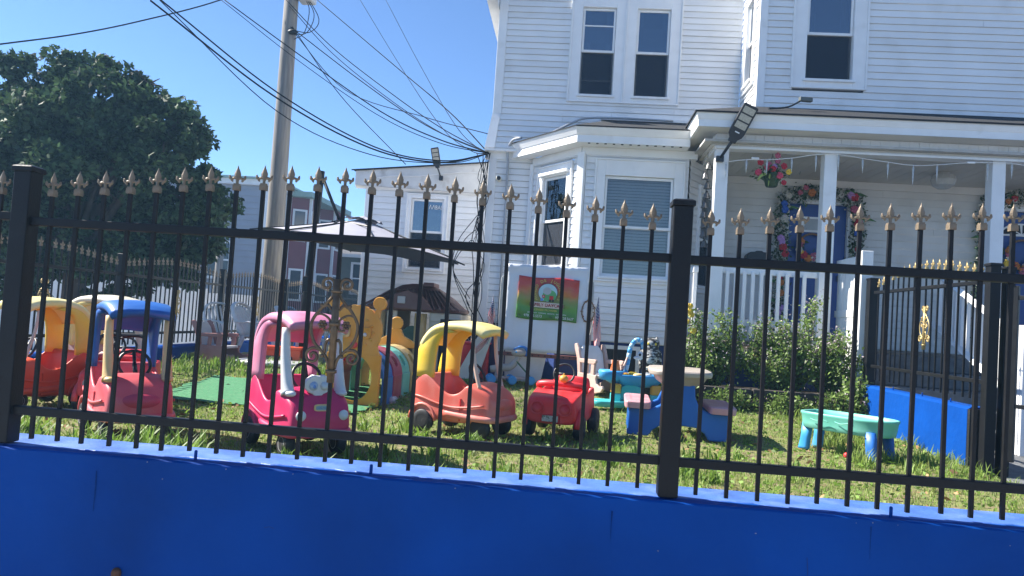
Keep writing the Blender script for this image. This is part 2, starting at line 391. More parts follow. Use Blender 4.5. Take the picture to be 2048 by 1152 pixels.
# stair-side gate fence on the bright blue wall
gf = thing('iron_fence', 'black iron stair fence with bright gold finials on the sunlit blue wall', 'fence')
fence_post(gf, 3.24, 6.02, .50, 2.12, wd=.08, cap=.095); fence_post(gf, 3.24, 8.30, .9, 2.14, wd=.10, cap=.11)
fence_bay(gf, (3.24, 8.26, 0), (3.24, 6.06, 0), 1.06, 1.2, 1.98, 2.12, 2.245, 18, fin=FINB, scroll=SCROLLB, finsc=1.0, scroll_sc=1.05)
gl = thing('iron_gate', 'open black iron gate leaf at the foot of the stone steps', 'gate')
fence_bay(gl, (3.36, 5.98, 0), (4.05, 5.28, 0), .70, 1.04, 1.86, 2.06, 2.16, 6, fin=FINB, scroll=None)
for x, y in ((3.38, 5.96), (4.05, 5.28)): MB().bx(-.022, .022, -.022, .022, .62, 1.95).build('stile', M_black, gl, loc=(x, y, 0), rz=R(-45), bev=.003)
fence_post(gl, 3.36, 6.03, .5, 2.10, wd=.07, cap=.08)

# mats laid on the lawn
def flat_mat(name, label, x0, x1, y0, y1, mt, rz=0):
    cx, cy = (x0+x1)/2, (y0+y1)/2; b = MB(); nx, ny = 14, 14; vs_ = []
    for j in range(ny+1):
        for i in range(nx+1):
            x = lerp(x0, x1, i/nx); y = lerp(y0, y1, j/ny)
            if i in (0, nx) : x += random.uniform(-.05, .05)
            if j in (0, ny) : y += random.uniform(-.05, .05)
            vs_.append((x, y, ground_z(x, y)+.010+random.uniform(0, .004)))
    b.add(vs_, [(j*(nx+1)+i, j*(nx+1)+i+1, (j+1)*(nx+1)+i+1, (j+1)*(nx+1)+i) for j in range(ny) for i in range(nx)])
    return tag(b.build(name, mt, smooth=True), label, 'turf mat')
flat_mat('turf_mat', 'bright green artificial turf mat behind the pink toy car', -3.75, -1.75, 6.35, 7.9, M_turf)
MAT_RECTS = [(-3.75, -1.75, 6.35, 7.9)]
# ------------------------------------------------------------------ house
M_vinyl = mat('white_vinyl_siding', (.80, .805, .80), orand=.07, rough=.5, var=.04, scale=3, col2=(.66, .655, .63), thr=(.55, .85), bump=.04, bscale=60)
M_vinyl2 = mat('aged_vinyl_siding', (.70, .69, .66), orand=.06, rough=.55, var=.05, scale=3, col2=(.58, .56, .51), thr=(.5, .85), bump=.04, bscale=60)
M_trim = mat('white_trim', (.80, .805, .80), rough=.5, var=.04, scale=5, col2=(.62, .61, .58), thr=(.62, .85))
M_seam = mat('siding_core', (.45, .44, .42), rough=.8)
M_shing = mat('asphalt_shingle', (.018, .020, .024), rough=.95, var=.35, scale=40, bump=.8, bscale=120, col2=(.034, .033, .033), thr=(.5, .7))
M_dark = mat('dark_interior', (.02, .022, .027), rough=.9, var=.3)
M_blind = mat('window_blind', (.38, .38, .35), rough=.6, var=.05, scale=4)
M_door = mat('blue_door_paint', (.012, .055, .24), rough=.4, var=.06, scale=4)
M_found = mat('blue_foundation', (.010, .035, .16), rough=.6, var=.12, scale=4, bump=.3, bscale=40)
M_screen = mat('insect_screen', (.008, .015, .030), rough=.7, var=.1, scale=30)
def screen_mat():
    t = M_screen.node_tree; N = t.nodes; tr = N.new('ShaderNodeBsdfTransparent'); ms = N.new('ShaderNodeMixShader'); ms.inputs[0].default_value = .5
    t.links.new(N['Principled BSDF'].outputs[0], ms.inputs[1]); t.links.new(tr.outputs[0], ms.inputs[2]); t.links.new(ms.outputs[0], N['Material Output'].inputs['Surface'])
screen_mat()
M_curt = mat('net_curtain', (.34, .36, .40), rough=.9, var=.1, scale=6)
G_sky = glass_mat('window_glass', (.25, .30, .38), .20)
G_clear = glass_mat('bay_glass', (.94, .95, .93), .02)
house = thing('clapboard_house', 'white two storey clapboard house with bay window and covered porch', 'house')
def mtx(p, a): return Matrix.Translation(Vector(p)) @ Matrix.Rotation(a, 4, 'Z')
def siding(parent, p, a, L_, z0, z1, ex, holes=(), mt=M_vinyl, flare=None, thick=.016):
    """courses along local +x from p, outward is local -y; each course is its own board, cut round the openings"""
    M = mtx((p[0], p[1], 0), a); z = z0
    MB().bx(0, L_, 0, .03, z0, z1).build('wall_core', M_seam, parent).matrix_local = mtx((p[0], p[1], 0), a) if not holes else mtx((p[0], p[1], 0), a) @ Matrix.Translation((0, .22, 0))
    while z < z1-.005:
        zt = min(z+ex, z1); segs = [(0, L_)]
        for h in holes:
            if h[2] < (z+zt)/2 < h[3]:
                ns = []
                for s0, s1 in segs:
                    if h[1] <= s0 or h[0] >= s1: ns.append((s0, s1)); continue
                    if h[0] > s0: ns.append((s0, h[0]))
                    if h[1] < s1: ns.append((h[1], s1))
                segs = ns
        cut = []
        for s0, s1 in segs:
            if s1-s0 > 1.6 and random.random() < .6:
                sj = lerp(s0, s1, random.uniform(.25, .75)); cut += [(s0, sj-.0015), (sj+.0015, s1)]
            else: cut.append((s0, s1))
        for s0, s1 in cut:
            if s1-s0 < .01: continue
            f0 = flare(z) if flare else 0; f1 = flare(zt) if flare else 0; j = random.uniform(-.0015, .0015); t0 = thick+random.uniform(-.002, .002); g0 = .0085
            c = [(s0, -t0-f0, z+g0+j), (s1, -t0-f0, z+g0-j), (s1, -t0-f0+.003, z+g0-j), (s0, -t0-f0+.003, z+g0+j), (s0, -.004-f1, zt+.001), (s1, -.004-f1, zt+.001), (s1, .004-f1, zt+.001), (s0, .004-f1, zt+.001),
                 (s0, .003-f0, z-.004), (s1, .003-f0, z-.004), (s1, .003-f0, z+.03), (s0, .003-f0, z+.03)]
            b = MB(); b.add([M @ Vector(q) for q in c], [(0,3,2,1),(4,5,6,7),(0,1,5,4),(1,2,6,5),(2,3,7,6),(3,0,4,7),(8,9,10,11)])
            b.build('siding_board', mt, parent)
        z += ex
def window(parent, p, a, w_, h, cas=.12, split=.5, back='dark', glass=None, sill=True, dep=.10, lowscreen=True, casz=None, casb=None, name='window', cord=0):
    """local: x along wall, z up, outward -y, origin at lower left of the sash opening"""
    b = MB(); ct = casz if casz is not None else cas; cb = casb if casb is not None else cas
    b.bx(-cas, 0, -.030, .10, -cb, h+ct); b.bx(w_, w_+cas, -.030, .10, -cb, h+ct); b.bx(0, w_, -.0302, .10, h, h+ct); b.bx(0, w_, -.0298, .10, -cb, 0)
    e = .022
    b.bx(-cas-e, -cas, -.045, .0, -cb-e, h+ct+e); b.bx(w_+cas, w_+cas+e, -.045, 0, -cb-e, h+ct+e); b.bx(-cas, w_+cas, -.044, 0, h+ct, h+ct+e); b.bx(-cas, w_+cas, -.044, 0, -cb-e, -cb)
    if sill: b.bx(-.03, w_+.03, -.06, .02, -.035, -.002)
    o = b.build(name, M_trim, parent, bev=.004); o.matrix_local = mtx(p, a)
    hm = h*split; s = .034
    def sash(z0, z1, y, nm):
        q = MB(); q.bx(.004, s, y, y+.03, z0, z1); q.bx(w_-s, w_-.004, y, y+.03, z0, z1); q.bx(s, w_-s, y+.001, y+.029, z1-s, z1); q.bx(s, w_-s, y+.001, y+.029, z0, z0+s); q.build(nm, M_trim, o, bev=.003)
        g_ = MB(); g_.bx(s, w_-s, y+.013, y+.017, z0+s, z1-s); g_.build('pane', glass or G_sky, o)
    sash(hm-.01, h-.004, .012, 'sash'); sash(.004, hm+.02, .045, 'sash')
    if lowscreen: MB().bx(.012, w_-.012, .036, .0375, .02, hm-.012).build('insect_screen', M_screen, o)
    if back == 'dark':
        for s0, s1 in ((0, .20+.1*random.random()), (.80-.08*random.random(), 1)):
            q = MB(); vs_ = []
            for k in range(13):
                u = lerp(s0, s1, k/12)*w_; y = .135+.010*math.sin(k*2.1); vs_ += [(u, y, 0), (u, y, h)]
            q.add(vs_, [(2*k, 2*k+2, 2*k+3, 2*k+1) for k in range(12)]); q.build('curtain', M_curt, o)
        MB().bx(.0, w_, .16, .18, 0, h).build('room_shade', M_dark, o)
    else:
        q = MB(); z = .02
        while z < h-.02:
            q.add([(.02, .105, z), (w_-.02, .105, z), (w_-.02, .12, z+.038), (.02, .12, z+.038)], [(0, 1, 2, 3)]); z += .040
        q.build('blind', M_blind, o); MB().bx(.0, w_, .16, .18, 0, h).build('room_shade', M_dark, o)
    return o
EX = .0885
# --- right block (upper floor over the porch), front Y=9.6
RBY = 9.6
siding(house, (2.28, RBY, 0), 0, 6.5, 4.30, 6.8, EX, holes=[(.36, 1.24, 4.60, 6.70)])
window(house, (2.795, RBY, 4.715), 0, .575, 1.18, cas=.155, casz=.16, casb=.10)
MB().bx(2.20, 2.30, RBY-.03, RBY+.05, 4.22, 6.8).build('corner_board', M_trim, house, bev=.004)
# its left return, X=2.22 from Y=10.7 to 9.6
siding(house, (2.235, 10.7, 0), R(-90), 1.09, 4.30, 6.8, EX, holes=[(.26, .84, 4.70, 6.3)])
window(house, (2.235, 10.35, 4.82), R(-90), .38, 1.12, cas=.09)
# --- left block, front Y=10.7
LY = 10.7
fl = lambda z: .13*max(0, min(1, (4.42-z)/.55))
siding(house, (-1.2, LY, 0), 0, 3.42, 3.87, 6.9, EX, holes=[(1.01, 2.53, 4.66, 6.30)], flare=fl)
MB().prism([(-1.26, 4.40), (-1.14, 4.40), (-1.14, 6.9), (-1.26, 6.9)], LY-.03, LY+.05).build('corner_board', M_trim, house, bev=.004)
cb_ = MB(); cb_.add([(-1.33, LY-.16, 3.87), (-1.19, LY-.16, 3.87), (-1.15, LY-.028, 4.42), (-1.262, LY-.028, 4.42), (-1.33, LY+.05, 3.87), (-1.19, LY+.05, 3.87), (-1.15, LY+.05, 4.42), (-1.262, LY+.05, 4.42)], [(0,1,2,3),(4,7,6,5),(0,3,7,4),(1,5,6,2),(0,4,5,1),(3,2,6,7)])
cb_.build('flared_corner_board', M_trim, house)
MB().bx(-1.33, -.6, LY-.145, LY+.1, 3.835, 3.868).build('flare_soffit', M_trim, house)
MB().bx(-1.33, -.6, LY-.03, LY+.06, 3.74, 3.835).build('frieze_board', M_trim, house)
# twin upper window in one casing
tw = window(house, (-.045, LY, 4.735), 0, .48, 1.28, cas=.145, casz=.16, casb=.09)
tw2 = window(house, (.735, LY, 4.735), 0, .475, 1.28, cas=.145, casz=.16, casb=.09)
for o_, w_, zz in ((tw, .48, (.79, .17)), ):
    for z in zz: MB().bx(.034, w_-.034, .018 if z > .5 else .050, .024 if z > .5 else .056, 1.28*z, 1.28*z+.018).build('storm_rail', M_trim, o_)
MB().bx(.034, .44, .07, .075, 1.28*.53, 1.28*.80).build('curtain', mat('grey_curtain', (.22, .22, .25), rough=.9, var=.1), tw2)
MB().bx(.034, .446, .075, .08, 1.28*.62, 1.28*.79).build('curtain', mat('blue_curtain', (.10, .17, .26), rough=.9, var=.1), tw)
# left side wall of the block, receding (keeps the house solid from the side)
siding(house, (-1.2, 16, 0), R(-90), 5.3, 1.2, 6.9, EX*3, mt=M_vinyl)
MB().bx(-1.42, -1.27, 10.3, 16, 5.95, 6.3).build('eave', M_trim, house)
# lower left wall piece beside the bay
siding(house, (-1.2, LY, 0), 0, .72, 1.22, 3.74, EX)
MB().bx(-1.27, -1.16, LY-.03, LY+.05, 1.2, 3.74).build('corner_board', M_trim, house, bev=.004)
dp = MB(); dp.tube(spline([(-.80, 10.42, 4.0), (-.93, 10.5, 3.98), (-1.0, 10.62, 3.86), (-.99, 10.64, 3.7)], 4)+[(-.985, 10.65, 2.8), (-.98, 10.65, 1.3)], .018, n=8)
dp.build('conduit_pipe', mat('grey_conduit', (.35, .37, .40), rough=.5), house, smooth=True)
dp2 = MB().tube(spline([(-.5, 10.4, 4.02), (-.1, 10.5, 4.27), (.12, 10.55, 4.36), (.6, 10.52, 4.37), (1.3, 10.52, 4.36)], 6), .016, n=7)
dp2.build('conduit_pipe', MATS['grey_conduit'], house, smooth=True)
# --- bay: front Y=9.75 from X=.06 to 1.42, facet to (-.62, 10.66)
BY = 9.75
BX0, BX1 = .06, 1.44
siding(house, (BX0+.06, BY, 0), 0, BX1-BX0-.06, 1.24, 3.66, EX, holes=[(.19, 1.26, 2.02, 3.64)])
window(house, (.375, BY, 2.085), 0, .885, 1.31, cas=.115, casz=.20, casb=.05, back='blind', glass=G_clear, split=.49, lowscreen=False)
fa = math.atan2(BY-10.66, BX0+.62); fl_len = math.hypot(BY-10.66, BX0+.62)
siding(house, (-.62, 10.66, 0), fa, fl_len, 1.24, 3.66, EX, holes=[(.17, .98, 2.05, 3.60)])
M_f = mtx((-.62, 10.66, 0), fa)
pw = M_f @ Vector((.29, 0, 2.20))
window(house, tuple(pw), fa, .56, 1.24, cas=.10, casz=.14, casb=.07, back='blind', glass=G_clear, split=.5)
hd = MB().bx(.24, .90, -.075, .0, 3.455, 3.50).build('window_head', M_trim, house, bev=.01); hd.matrix_local = M_f
MB().bx(-.05, .05, -.05, .05, 1.24, 3.68).build('corner_board', M_trim, house, bev=.004, loc=(BX0+.005, BY+.01, 0), rz=fa/2)
MB().bx(-.03, .05, -.03, .05, 1.24, 3.68).build('corner_board', M_trim, house, bev=.004, loc=(-.63, 10.66, 0), rz=fa)
MB().bx(BX0, BX1+.1, BY-.02, BY+.1, 3.655, 3.76).build('frieze_board', M_trim, house)
fz = MB().bx(0, fl_len, -.02, .1, 3.655, 3.76).build('frieze_board', M_trim, house); fz.matrix_local = M_f
def cornice(pts, zt, zb, name='fascia'):
    """two-stage fascia with a crown along a plan polyline (outline), given as list of (outer, inner) plan points"""
    b = MB(); rings = []
    for (ox, oy), (ix, iy) in pts:
        o = Vector((ox, oy, 0)); i_ = Vector((ix, iy, 0)); d = (i_-o)
        def q(t, z): v = o+d*t; return (v.x, v.y, z)
        rings.append([q(0, zt), q(0, zt-.012), q(.06, zt-.04), q(.16, (zt+zb)/2+.005), q(.20, (zt+zb)/2), q(.20, zb), q(1, zb), q(1, zt)])
    return b.loft(rings).build(name, M_trim, house)
cornice([((-.98, 10.62), (-.72, 10.70)), ((-.04, 9.42), (.06, 9.72)), ((1.40, 9.42), (1.40, 9.72))], 3.945, 3.755)
MB().add([(-.99, 10.62, 3.955), (-.045, 9.41, 3.955), (1.40, 9.41, 3.955), (1.56, 10.66, 4.37), (.42, 10.66, 4.37), (-.99, 10.70, 3.97)], [(0, 1, 4), (1, 2, 3, 4), (0, 4, 5)]).build('bay_roof', M_shing, house)
MB().bx(.30, 1.75, 10.60, 10.68, 4.36, 4.395).build('roof_flashing', M_trim, house)
MB().add([(-.99, 10.62, 3.94), (-.045, 9.41, 3.94), (1.40, 9.41, 3.94), (1.40, 9.41, 3.956), (-.045, 9.41, 3.956), (-.99, 10.62, 3.956)], [(0, 1, 4, 5), (1, 2, 3, 4)]).build('drip_edge', M_shing, house)
# vents in the bay soffit
for k in range(12): MB().bx(.12+k*.105, .15+k*.105, 9.50, 9.53, 3.748, 3.757).build('soffit_vent', M_dark, house)
# foundation
MB().bx(-1.2, 1.6, 10.72, 10.8, .5, 1.23).build('foundation', M_found, house)
MB().add([(-.60, 10.68, .5), (BX0, BY+.03, .5), (BX1+.2, BY+.03, .5), (BX1+.2, BY+.03, 1.238), (BX0, BY+.03, 1.238), (-.60, 10.68, 1.238)], [(0, 1, 4, 5), (1, 2, 3, 4)]).build('foundation', M_found, house)
bw = MB(); x0, x1, z0, z1 = .46, .95, .80, 1.20
bw.bx(x0, x1, BY-.02, BY+.029, z1-.05, z1); bw.bx(x0, x0+.05, BY-.02, BY+.029, z0, z1-.05); bw.bx(x1-.05, x1, BY-.02, BY+.029, z0, z1-.05)
bwo = bw.build('basement_window', M_trim, house); MB().bx(x0+.05, x1-.05, BY+.0, BY+.028, z0, z1-.05).build('pane', M_dark, bwo)

# --- porch
PFZ = 1.36; PY = 9.2; CZ = 3.70
MB().bx(1.45, 8.6, 9.05, 11.0, PFZ-.05, PFZ).build('porch_floor', mat('porch_boards', (.20, .17, .14), rough=.8, var=.3, scale=8), house, bev=.004)
MB().bx(1.50, 3.18, 9.12, 9.20, 1.10, PFZ-.05).build('porch_skirt', M_trim, house)
MB().bx(1.50, 3.18, 9.16, 9.24, .55, 1.10).build('foundation', M_found, house)
MB().bx(3.26, 8.6, 9.12, 9.20, 1.08, PFZ-.05).build('porch_skirt', M_trim, house)
MB().bx(3.26, 8.6, 9.14, 9.24, .50, 1.08).build('foundation', M_stone, house)
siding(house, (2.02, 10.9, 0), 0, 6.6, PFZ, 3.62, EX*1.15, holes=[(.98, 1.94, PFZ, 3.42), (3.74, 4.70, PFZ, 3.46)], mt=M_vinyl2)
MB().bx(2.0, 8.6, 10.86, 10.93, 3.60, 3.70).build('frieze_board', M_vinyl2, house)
fb_a = math.atan2(.95, .62); fb_l = math.hypot(.95, .62)
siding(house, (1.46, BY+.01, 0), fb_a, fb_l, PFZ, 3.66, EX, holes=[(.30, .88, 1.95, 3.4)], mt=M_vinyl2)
pw2 = mtx((1.46, BY+.01, 0), fb_a) @ Vector((.36, 0, 2.05)); window(house, tuple(pw2), fb_a, .46, 1.24, cas=.07)
M_ceil = mat('porch_ceiling', (.60, .58, .53), rough=.6, var=.05, scale=3)
# porch ceiling boards
for k in range(44): MB().bx(1.6+k*.16, 1.6+k*.16+.155, 9.1, 10.95, CZ+.0, CZ+.02).build('ceiling_board', M_ceil, house)
MB().bx(1.5, 8.7, 9.0, 11, CZ+.022, CZ+.05).build('ceiling_backing', M_seam, house)
# beam with vertical frieze boards
MB().bx(1.66, 8.6, 9.12, 9.26, 3.665, 3.86).build('beam', M_trim, house)
for k in range(34): MB().bx(1.66+k*.112, 1.66+k*.112+.109, 9.104, 9.119, 3.69, 3.84).build('frieze_board', M_trim, house)
MB().bx(1.64, 8.6, 9.085, 9.12, 3.665, 3.689).build('beam_bead', M_trim, house)
MB().bx(1.66, 1.80, 9.26, 10.8, 3.665, 3.86).build('beam', M_trim, house)
for k in range(9): MB().bx(1.644, 1.659, 9.12+k*.112, 9.12+k*.112+.109, 3.69, 3.84).build('frieze_board', M_trim, house)
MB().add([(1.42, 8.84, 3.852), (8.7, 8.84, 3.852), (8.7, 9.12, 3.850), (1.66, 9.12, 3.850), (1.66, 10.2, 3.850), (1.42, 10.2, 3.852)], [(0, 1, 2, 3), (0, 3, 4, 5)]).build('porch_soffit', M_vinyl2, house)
cornice([((1.36, 9.80), (1.5, 9.80)), ((1.36, 8.82), (1.5, 8.97)), ((8.7, 8.82), (8.7, 8.97))], 4.02, 3.856)
MB().add([(1.34, 8.80, 4.032), (8.7, 8.80, 4.032), (8.7, 9.62, 4.35), (2.2, 9.62, 4.35), (1.34, 10.6, 4.032), (2.2, 10.69, 4.36)], [(0, 1, 2, 3), (0, 3, 5, 4)]).build('porch_roof', M_shing, house)
MB().add([(1.34, 8.80, 4.012), (8.7, 8.80, 4.012), (8.7, 8.80, 4.033), (1.34, 8.80, 4.033), (1.34, 10.6, 4.012), (1.34, 10.6, 4.033)], [(0, 1, 2, 3), (0, 3, 5, 4)]).build('drip_edge', M_shing, house)
for x in (1.74, 3.015, 4.935, 6.9):
    MB().bx(x-.075, x+.075, PY-.075, PY+.075, PFZ, 3.665).build('porch_post', M_trim, house, bev=.006)
# balustrade between the first two posts
rl = MB().bx(1.82, 2.94, PY-.03, PY+.03, 2.17, 2.24).build('railing', M_trim, house, bev=.005)
MB().bx(1.82, 2.94, PY-.02, PY+.02, 1.55, 1.63).build('bottom_rail', M_trim, rl, bev=.004)
for k in range(11):
    x = 1.88+k*.10
    if k < 10: MB().bx(-.021, .021, -.019, .019, 1.43, 2.20).build('baluster', M_trim, rl, bev=.004, loc=(x, PY-.041, 0), rz=0)
MB().bx(1.50, 1.56, 9.3, 9.85, 2.17, 2.24).build('railing', M_trim, house, bev=.005)
for k in range(5): MB().bx(1.51, 1.55, 9.33+k*.11, 9.37+k*.11, 1.43, 2.17).build('baluster', M_trim, house)
# doors
def door(x0, x1, z1, fan):
    b = MB(); y = 10.90; f_ = .07
    b.bx(x0-f_, x0, y-.03, y+.1, PFZ, z1+f_); b.bx(x1, x1+f_, y-.03, y+.1, PFZ, z1+f_); b.bx(x0, x1, y-.028, y+.1, z1, z1+f_)
    fr_ = b.build('door_frame', M_trim, house, bev=.004)
    d = MB().bx(x0+.004, x1-.004, y+.03, y+.07, PFZ+.01, z1-.003).build('door', M_door, house, bev=.004)
    MB().bx(x1-.10, x1-.06, y-.03, y+.03, 2.28, 2.36).build('door_handle', M_gold, d, bev=.006)
    w_ = x1-x0
    for (a0, a1, c0, c1) in ((.14, .86, .06, .42), (.14, .86, .48, .60)):
        MB().bx(x0+w_*a0, x0+w_*a1, y+.024, y+.03, PFZ+2.0*c0, PFZ+2.0*c1).build('door_panel', M_door, d, bev=.004)
    zc = z1-.34
    if fan:
        n_ = 14; r_ = w_*.36; cx = (x0+x1)/2; out = [(cx+r_*math.cos(math.pi*k/n_), zc+r_*.62*math.sin(math.pi*k/n_)) for k in range(n_+1)]
        MB().prism(out, y+.02, y+.029).build('fanlight_frame', M_trim, d)
        for k in range(4):
            a0 = math.pi*(k+.1)/4; a1 = math.pi*(k+.9)/4
            o2 = [(cx+.03*math.cos(a0), zc+.02+.03*math.sin(a0)*.62)]+[(cx+r_*.88*math.cos(lerp(a0, a1, j/4)), zc+.012+r_*.5*math.sin(lerp(a0, a1, j/4))) for j in range(5)]
            MB().prism(o2, y+.015, y+.0195).build('pane', M_dark, d)
    else:
        cx = (x0+x1)/2
        MB().bx(cx-.24, cx+.24, y+.018, y+.029, zc-.06, zc+.16).build('light_frame', M_trim, d)
        MB().prism([(cx-.20, zc-.03), (cx+.20, zc-.03), (cx+.14, zc+.13), (cx-.14, zc+.13)], y+.012, y+.0175).build('pane', mat('frosted_pane', (.35, .36, .36), rough=.3), d)
    return d
door(3.05, 3.86, 3.36, False); door(5.82, 6.63, 3.40, True)
# mailbox / black box on the porch wall and house number
mb = thing('letter_box', 'black letter box with white house number on the porch wall', 'letter box', (2.62, 10.80, 2.34))
MB().prism([(-.17, 0), (.17, 0), (.17, .22), (.12, .27), (.05, .275), (.04, .29), (-.04, .29), (-.05, .275), (-.12, .27), (-.17, .22)], -.10, .08).build('body', mat('black_enamel', (.012, .012, .013), rough=.4), mb, bev=.01)
text_part('house_number', '107', .075, M_trim, mb, (.085, -.105, .06))
# stone steps to the porch
for k in range(5):
    MB().bx(3.36, 5.6, 7.55+k*.32, 9.12, .48 if k == 0 else .5+k*.165+.002, .5+(k+1)*.165).build('stone_step', M_stone, house, bev=.012)
# white stair handrail
hr = MB()
def beam(b, p, q, a, c_):
    p = Vector(p); q = Vector(q); b.tube([p, q], [(a, c_)]*2, n=4)
st = thing('stair_railing', 'white slanted stair railing right of the iron gate', 'railing', (0, 0, 0))
b = MB(); beam(b, (4.25, 7.35, 1.55), (4.25, 9.1, 2.32), .05, .04); b.build('handrail', M_trim, st)
b = MB(); beam(b, (4.25, 7.35, .95), (4.25, 9.1, 1.72), .05, .04); b.build('bottom_rail', M_trim, st)
MB().bx(4.19, 4.31, 7.25, 7.37, .50, 1.70).build('newel_post', M_trim, st, bev=.006)
for k in range(13):
    y = 7.47+k*.125; zb = lerp(.95, 1.72, (y-7.35)/1.75); MB().bx(4.232, 4.268, y-.018, y+.018, zb, zb+.6).build('baluster', M_trim, st)

# --- single storey addition, front Y=11.6
add = thing('house_addition', 'single storey white clapboard extension with shed roof left of the house', 'house')
AY = 11.6
siding(add, (-3.22, AY, 0), 0, 1.98, .5, 3.40, .098, holes=[(.58, 1.25, 2.10, 3.34)])
MB().bx(-3.30, -3.19, AY-.03, AY+.05, .5, 3.42).build('corner_board', M_trim, add, bev=.004)
siding(add, (-3.22, 15.0, 0), R(-90), 3.4, .5, 3.40, .098)
window(add, (-2.56, AY, 2.15), 0, .52, 1.10, cas=.055, split=.52)
wt = text_part('window_lettering', 'ΛΛBAL', .09, M_trim, add, (-2.17, AY+.008, 3.12), sx=.8)
fb = MB(); fb.add([(-3.46, AY-.10, 3.40), (-1.24, AY-.10, 3.36), (-1.24, AY-.10, 3.86), (-3.46, AY-.10, 3.62), (-3.46, AY+.02, 3.40), (-1.24, AY+.02, 3.36), (-1.24, AY+.02, 3.86), (-3.46, AY+.02, 3.62)], [(0,1,2,3),(4,7,6,5),(0,4,5,1),(3,2,6,7),(0,3,7,4),(1,5,6,2)])
fb.build('fascia', mat('weathered_white', (.66, .66, .64), rough=.7, var=.08, scale=6, col2=(.42, .40, .37), thr=(.6, .8)), add)
MB().add([(-3.46, AY, 3.36), (-1.24, AY, 3.34), (-1.24, AY-.10, 3.355), (-3.46, AY-.10, 3.395)], [(0, 1, 2, 3)]).build('soffit', M_trim, add)
MB().add([(-3.52, AY-.14, 3.635), (-1.22, AY-.14, 3.875), (-1.22, 15, 4.0), (-3.52, 15, 3.75), (-3.52, AY-.14, 3.615), (-1.22, AY-.14, 3.855)], [(0, 1, 2, 3), (4, 5, 1, 0)]).build('roof', M_shing, add)
wr = MB().tube(spline([(-3.2, AY-.115, 3.50), (-2.9, AY-.12, 3.56), (-2.5, AY-.12, 3.58), (-2.1, AY-.12, 3.63), (-1.7, AY-.12, 3.68), (-1.3, AY-.12, 3.66)], 4), .006, n=5).build('string_of_bulbs', M_trim, add)

# white privacy panel right of the bush
pv = thing('privacy_fence', 'white vinyl privacy panel and post catching the sun beside the bush', 'fence')
for k in range(6): MB().bx(3.185, 3.215, 8.47+k*.125, 8.47+k*.125+.122, .66, 2.30).build('plank', M_vinyl, pv, bev=.003)
MB().bx(3.175, 3.225, 8.45, 9.25, 2.30, 2.40).build('rail', M_vinyl, pv, bev=.005); MB().bx(3.175, 3.225, 8.45, 9.25, 1.72, 1.80).build('rail', M_vinyl, pv, bev=.005)
MB().bx(3.14, 3.26, 8.37, 8.46, .6, 2.44).build('post', M_vinyl, pv, bev=.006)
# ------------------------------------------------------------------ toys
M_tyre = mat('black_plastic_tyre', (.02, .02, .022), rough=.6, var=.2, scale=20, col2=(.10, .10, .10), thr=(.6, .8))
M_hub = plast('white_hub', (.62, .62, .60)); M_blkp = mat('black_plastic', (.012, .012, .013), rough=.4, var=.2)
P_pink = plast('hot_pink_plastic', (.62, .028, .125), (.66, .08, .19)); P_pinkroof = plast('pale_pink_plastic', (.60, .20, .32), (.66, .34, .46))
P_white = plast('white_plastic', (.72, .73, .74), (.66, .66, .64)); P_cream = plast('cream_plastic', (.84, .56, .24), (.82, .64, .38))
P_red = plast('faded_red_plastic', (.72, .11, .13), (.72, .27, .28)); P_blue = plast('royal_blue_plastic', (.015, .11, .42), (.04, .17, .50))
P_coral = plast('coral_plastic', (.72, .14, .10), (.74, .36, .31)); P_yel = plast('yellow_plastic', (.86, .60, .04), (.84, .66, .16))
P_yelp = plast('bleached_yellow_plastic', (.86, .70, .18), (.84, .78, .48)); P_orange = plast('orange_red_plastic', (.70, .075, .02), (.68, .13, .05))
P_rose = plast('rose_white_plastic', (.66, .38, .36), (.72, .60, .56)); P_ivory = plast('ivory_plastic', (.72, .66, .50), (.74, .72, .64))
P_brred = plast('bright_red_plastic', (.72, .03, .035), (.72, .13, .14)); P_peach = plast('peach_pillar', (.70, .48, .38), (.72, .60, .52))
P_teal = plast('sea_green_plastic', (.16, .55, .44), (.30, .62, .52)); P_sky = plast('sky_blue_plastic', (.05, .33, .68), (.15, .45, .72)); P_cyan = plast('cyan_plastic', (.07, .52, .55), (.16, .58, .60))
P_taupe = plast('taupe_plastic', (.42, .36, .30), (.50, .45, .39)); P_seat = plast('dusty_pink_plastic', (.60, .27, .31), (.66, .42, .44)); P_tblue = plast('table_blue_plastic', (.015, .13, .50), (.03, .17, .55))
P_brownp = plast('rosy_brown_plastic', (.36, .16, .14), (.42, .24, .21)); P_tan = plast('tan_plastic', (.62, .42, .16), (.66, .50, .26)); P_beige = plast('beige_plastic', (.62, .57, .46), (.66, .62, .54))
P_amber = plast('amber_plastic', (.72, .34, .035), (.74, .42, .10)); P_maroon = plast('maroon_plastic', (.40, .06, .11), (.45, .14, .18)); P_green = plast('green_plastic', (.06, .30, .05), (.10, .34, .08)); P_cblue = plast('cobalt_plastic', (.03, .17, .55), (.08, .26, .58))
P_roof = plast('brown_roof_plastic', (.15, .07, .06), (.19, .11, .10)); P_navy = plast('navy_plastic', (.02, .03, .14))
P_grey = plast('grey_white_plastic', (.48, .49, .52), (.56, .56, .56))

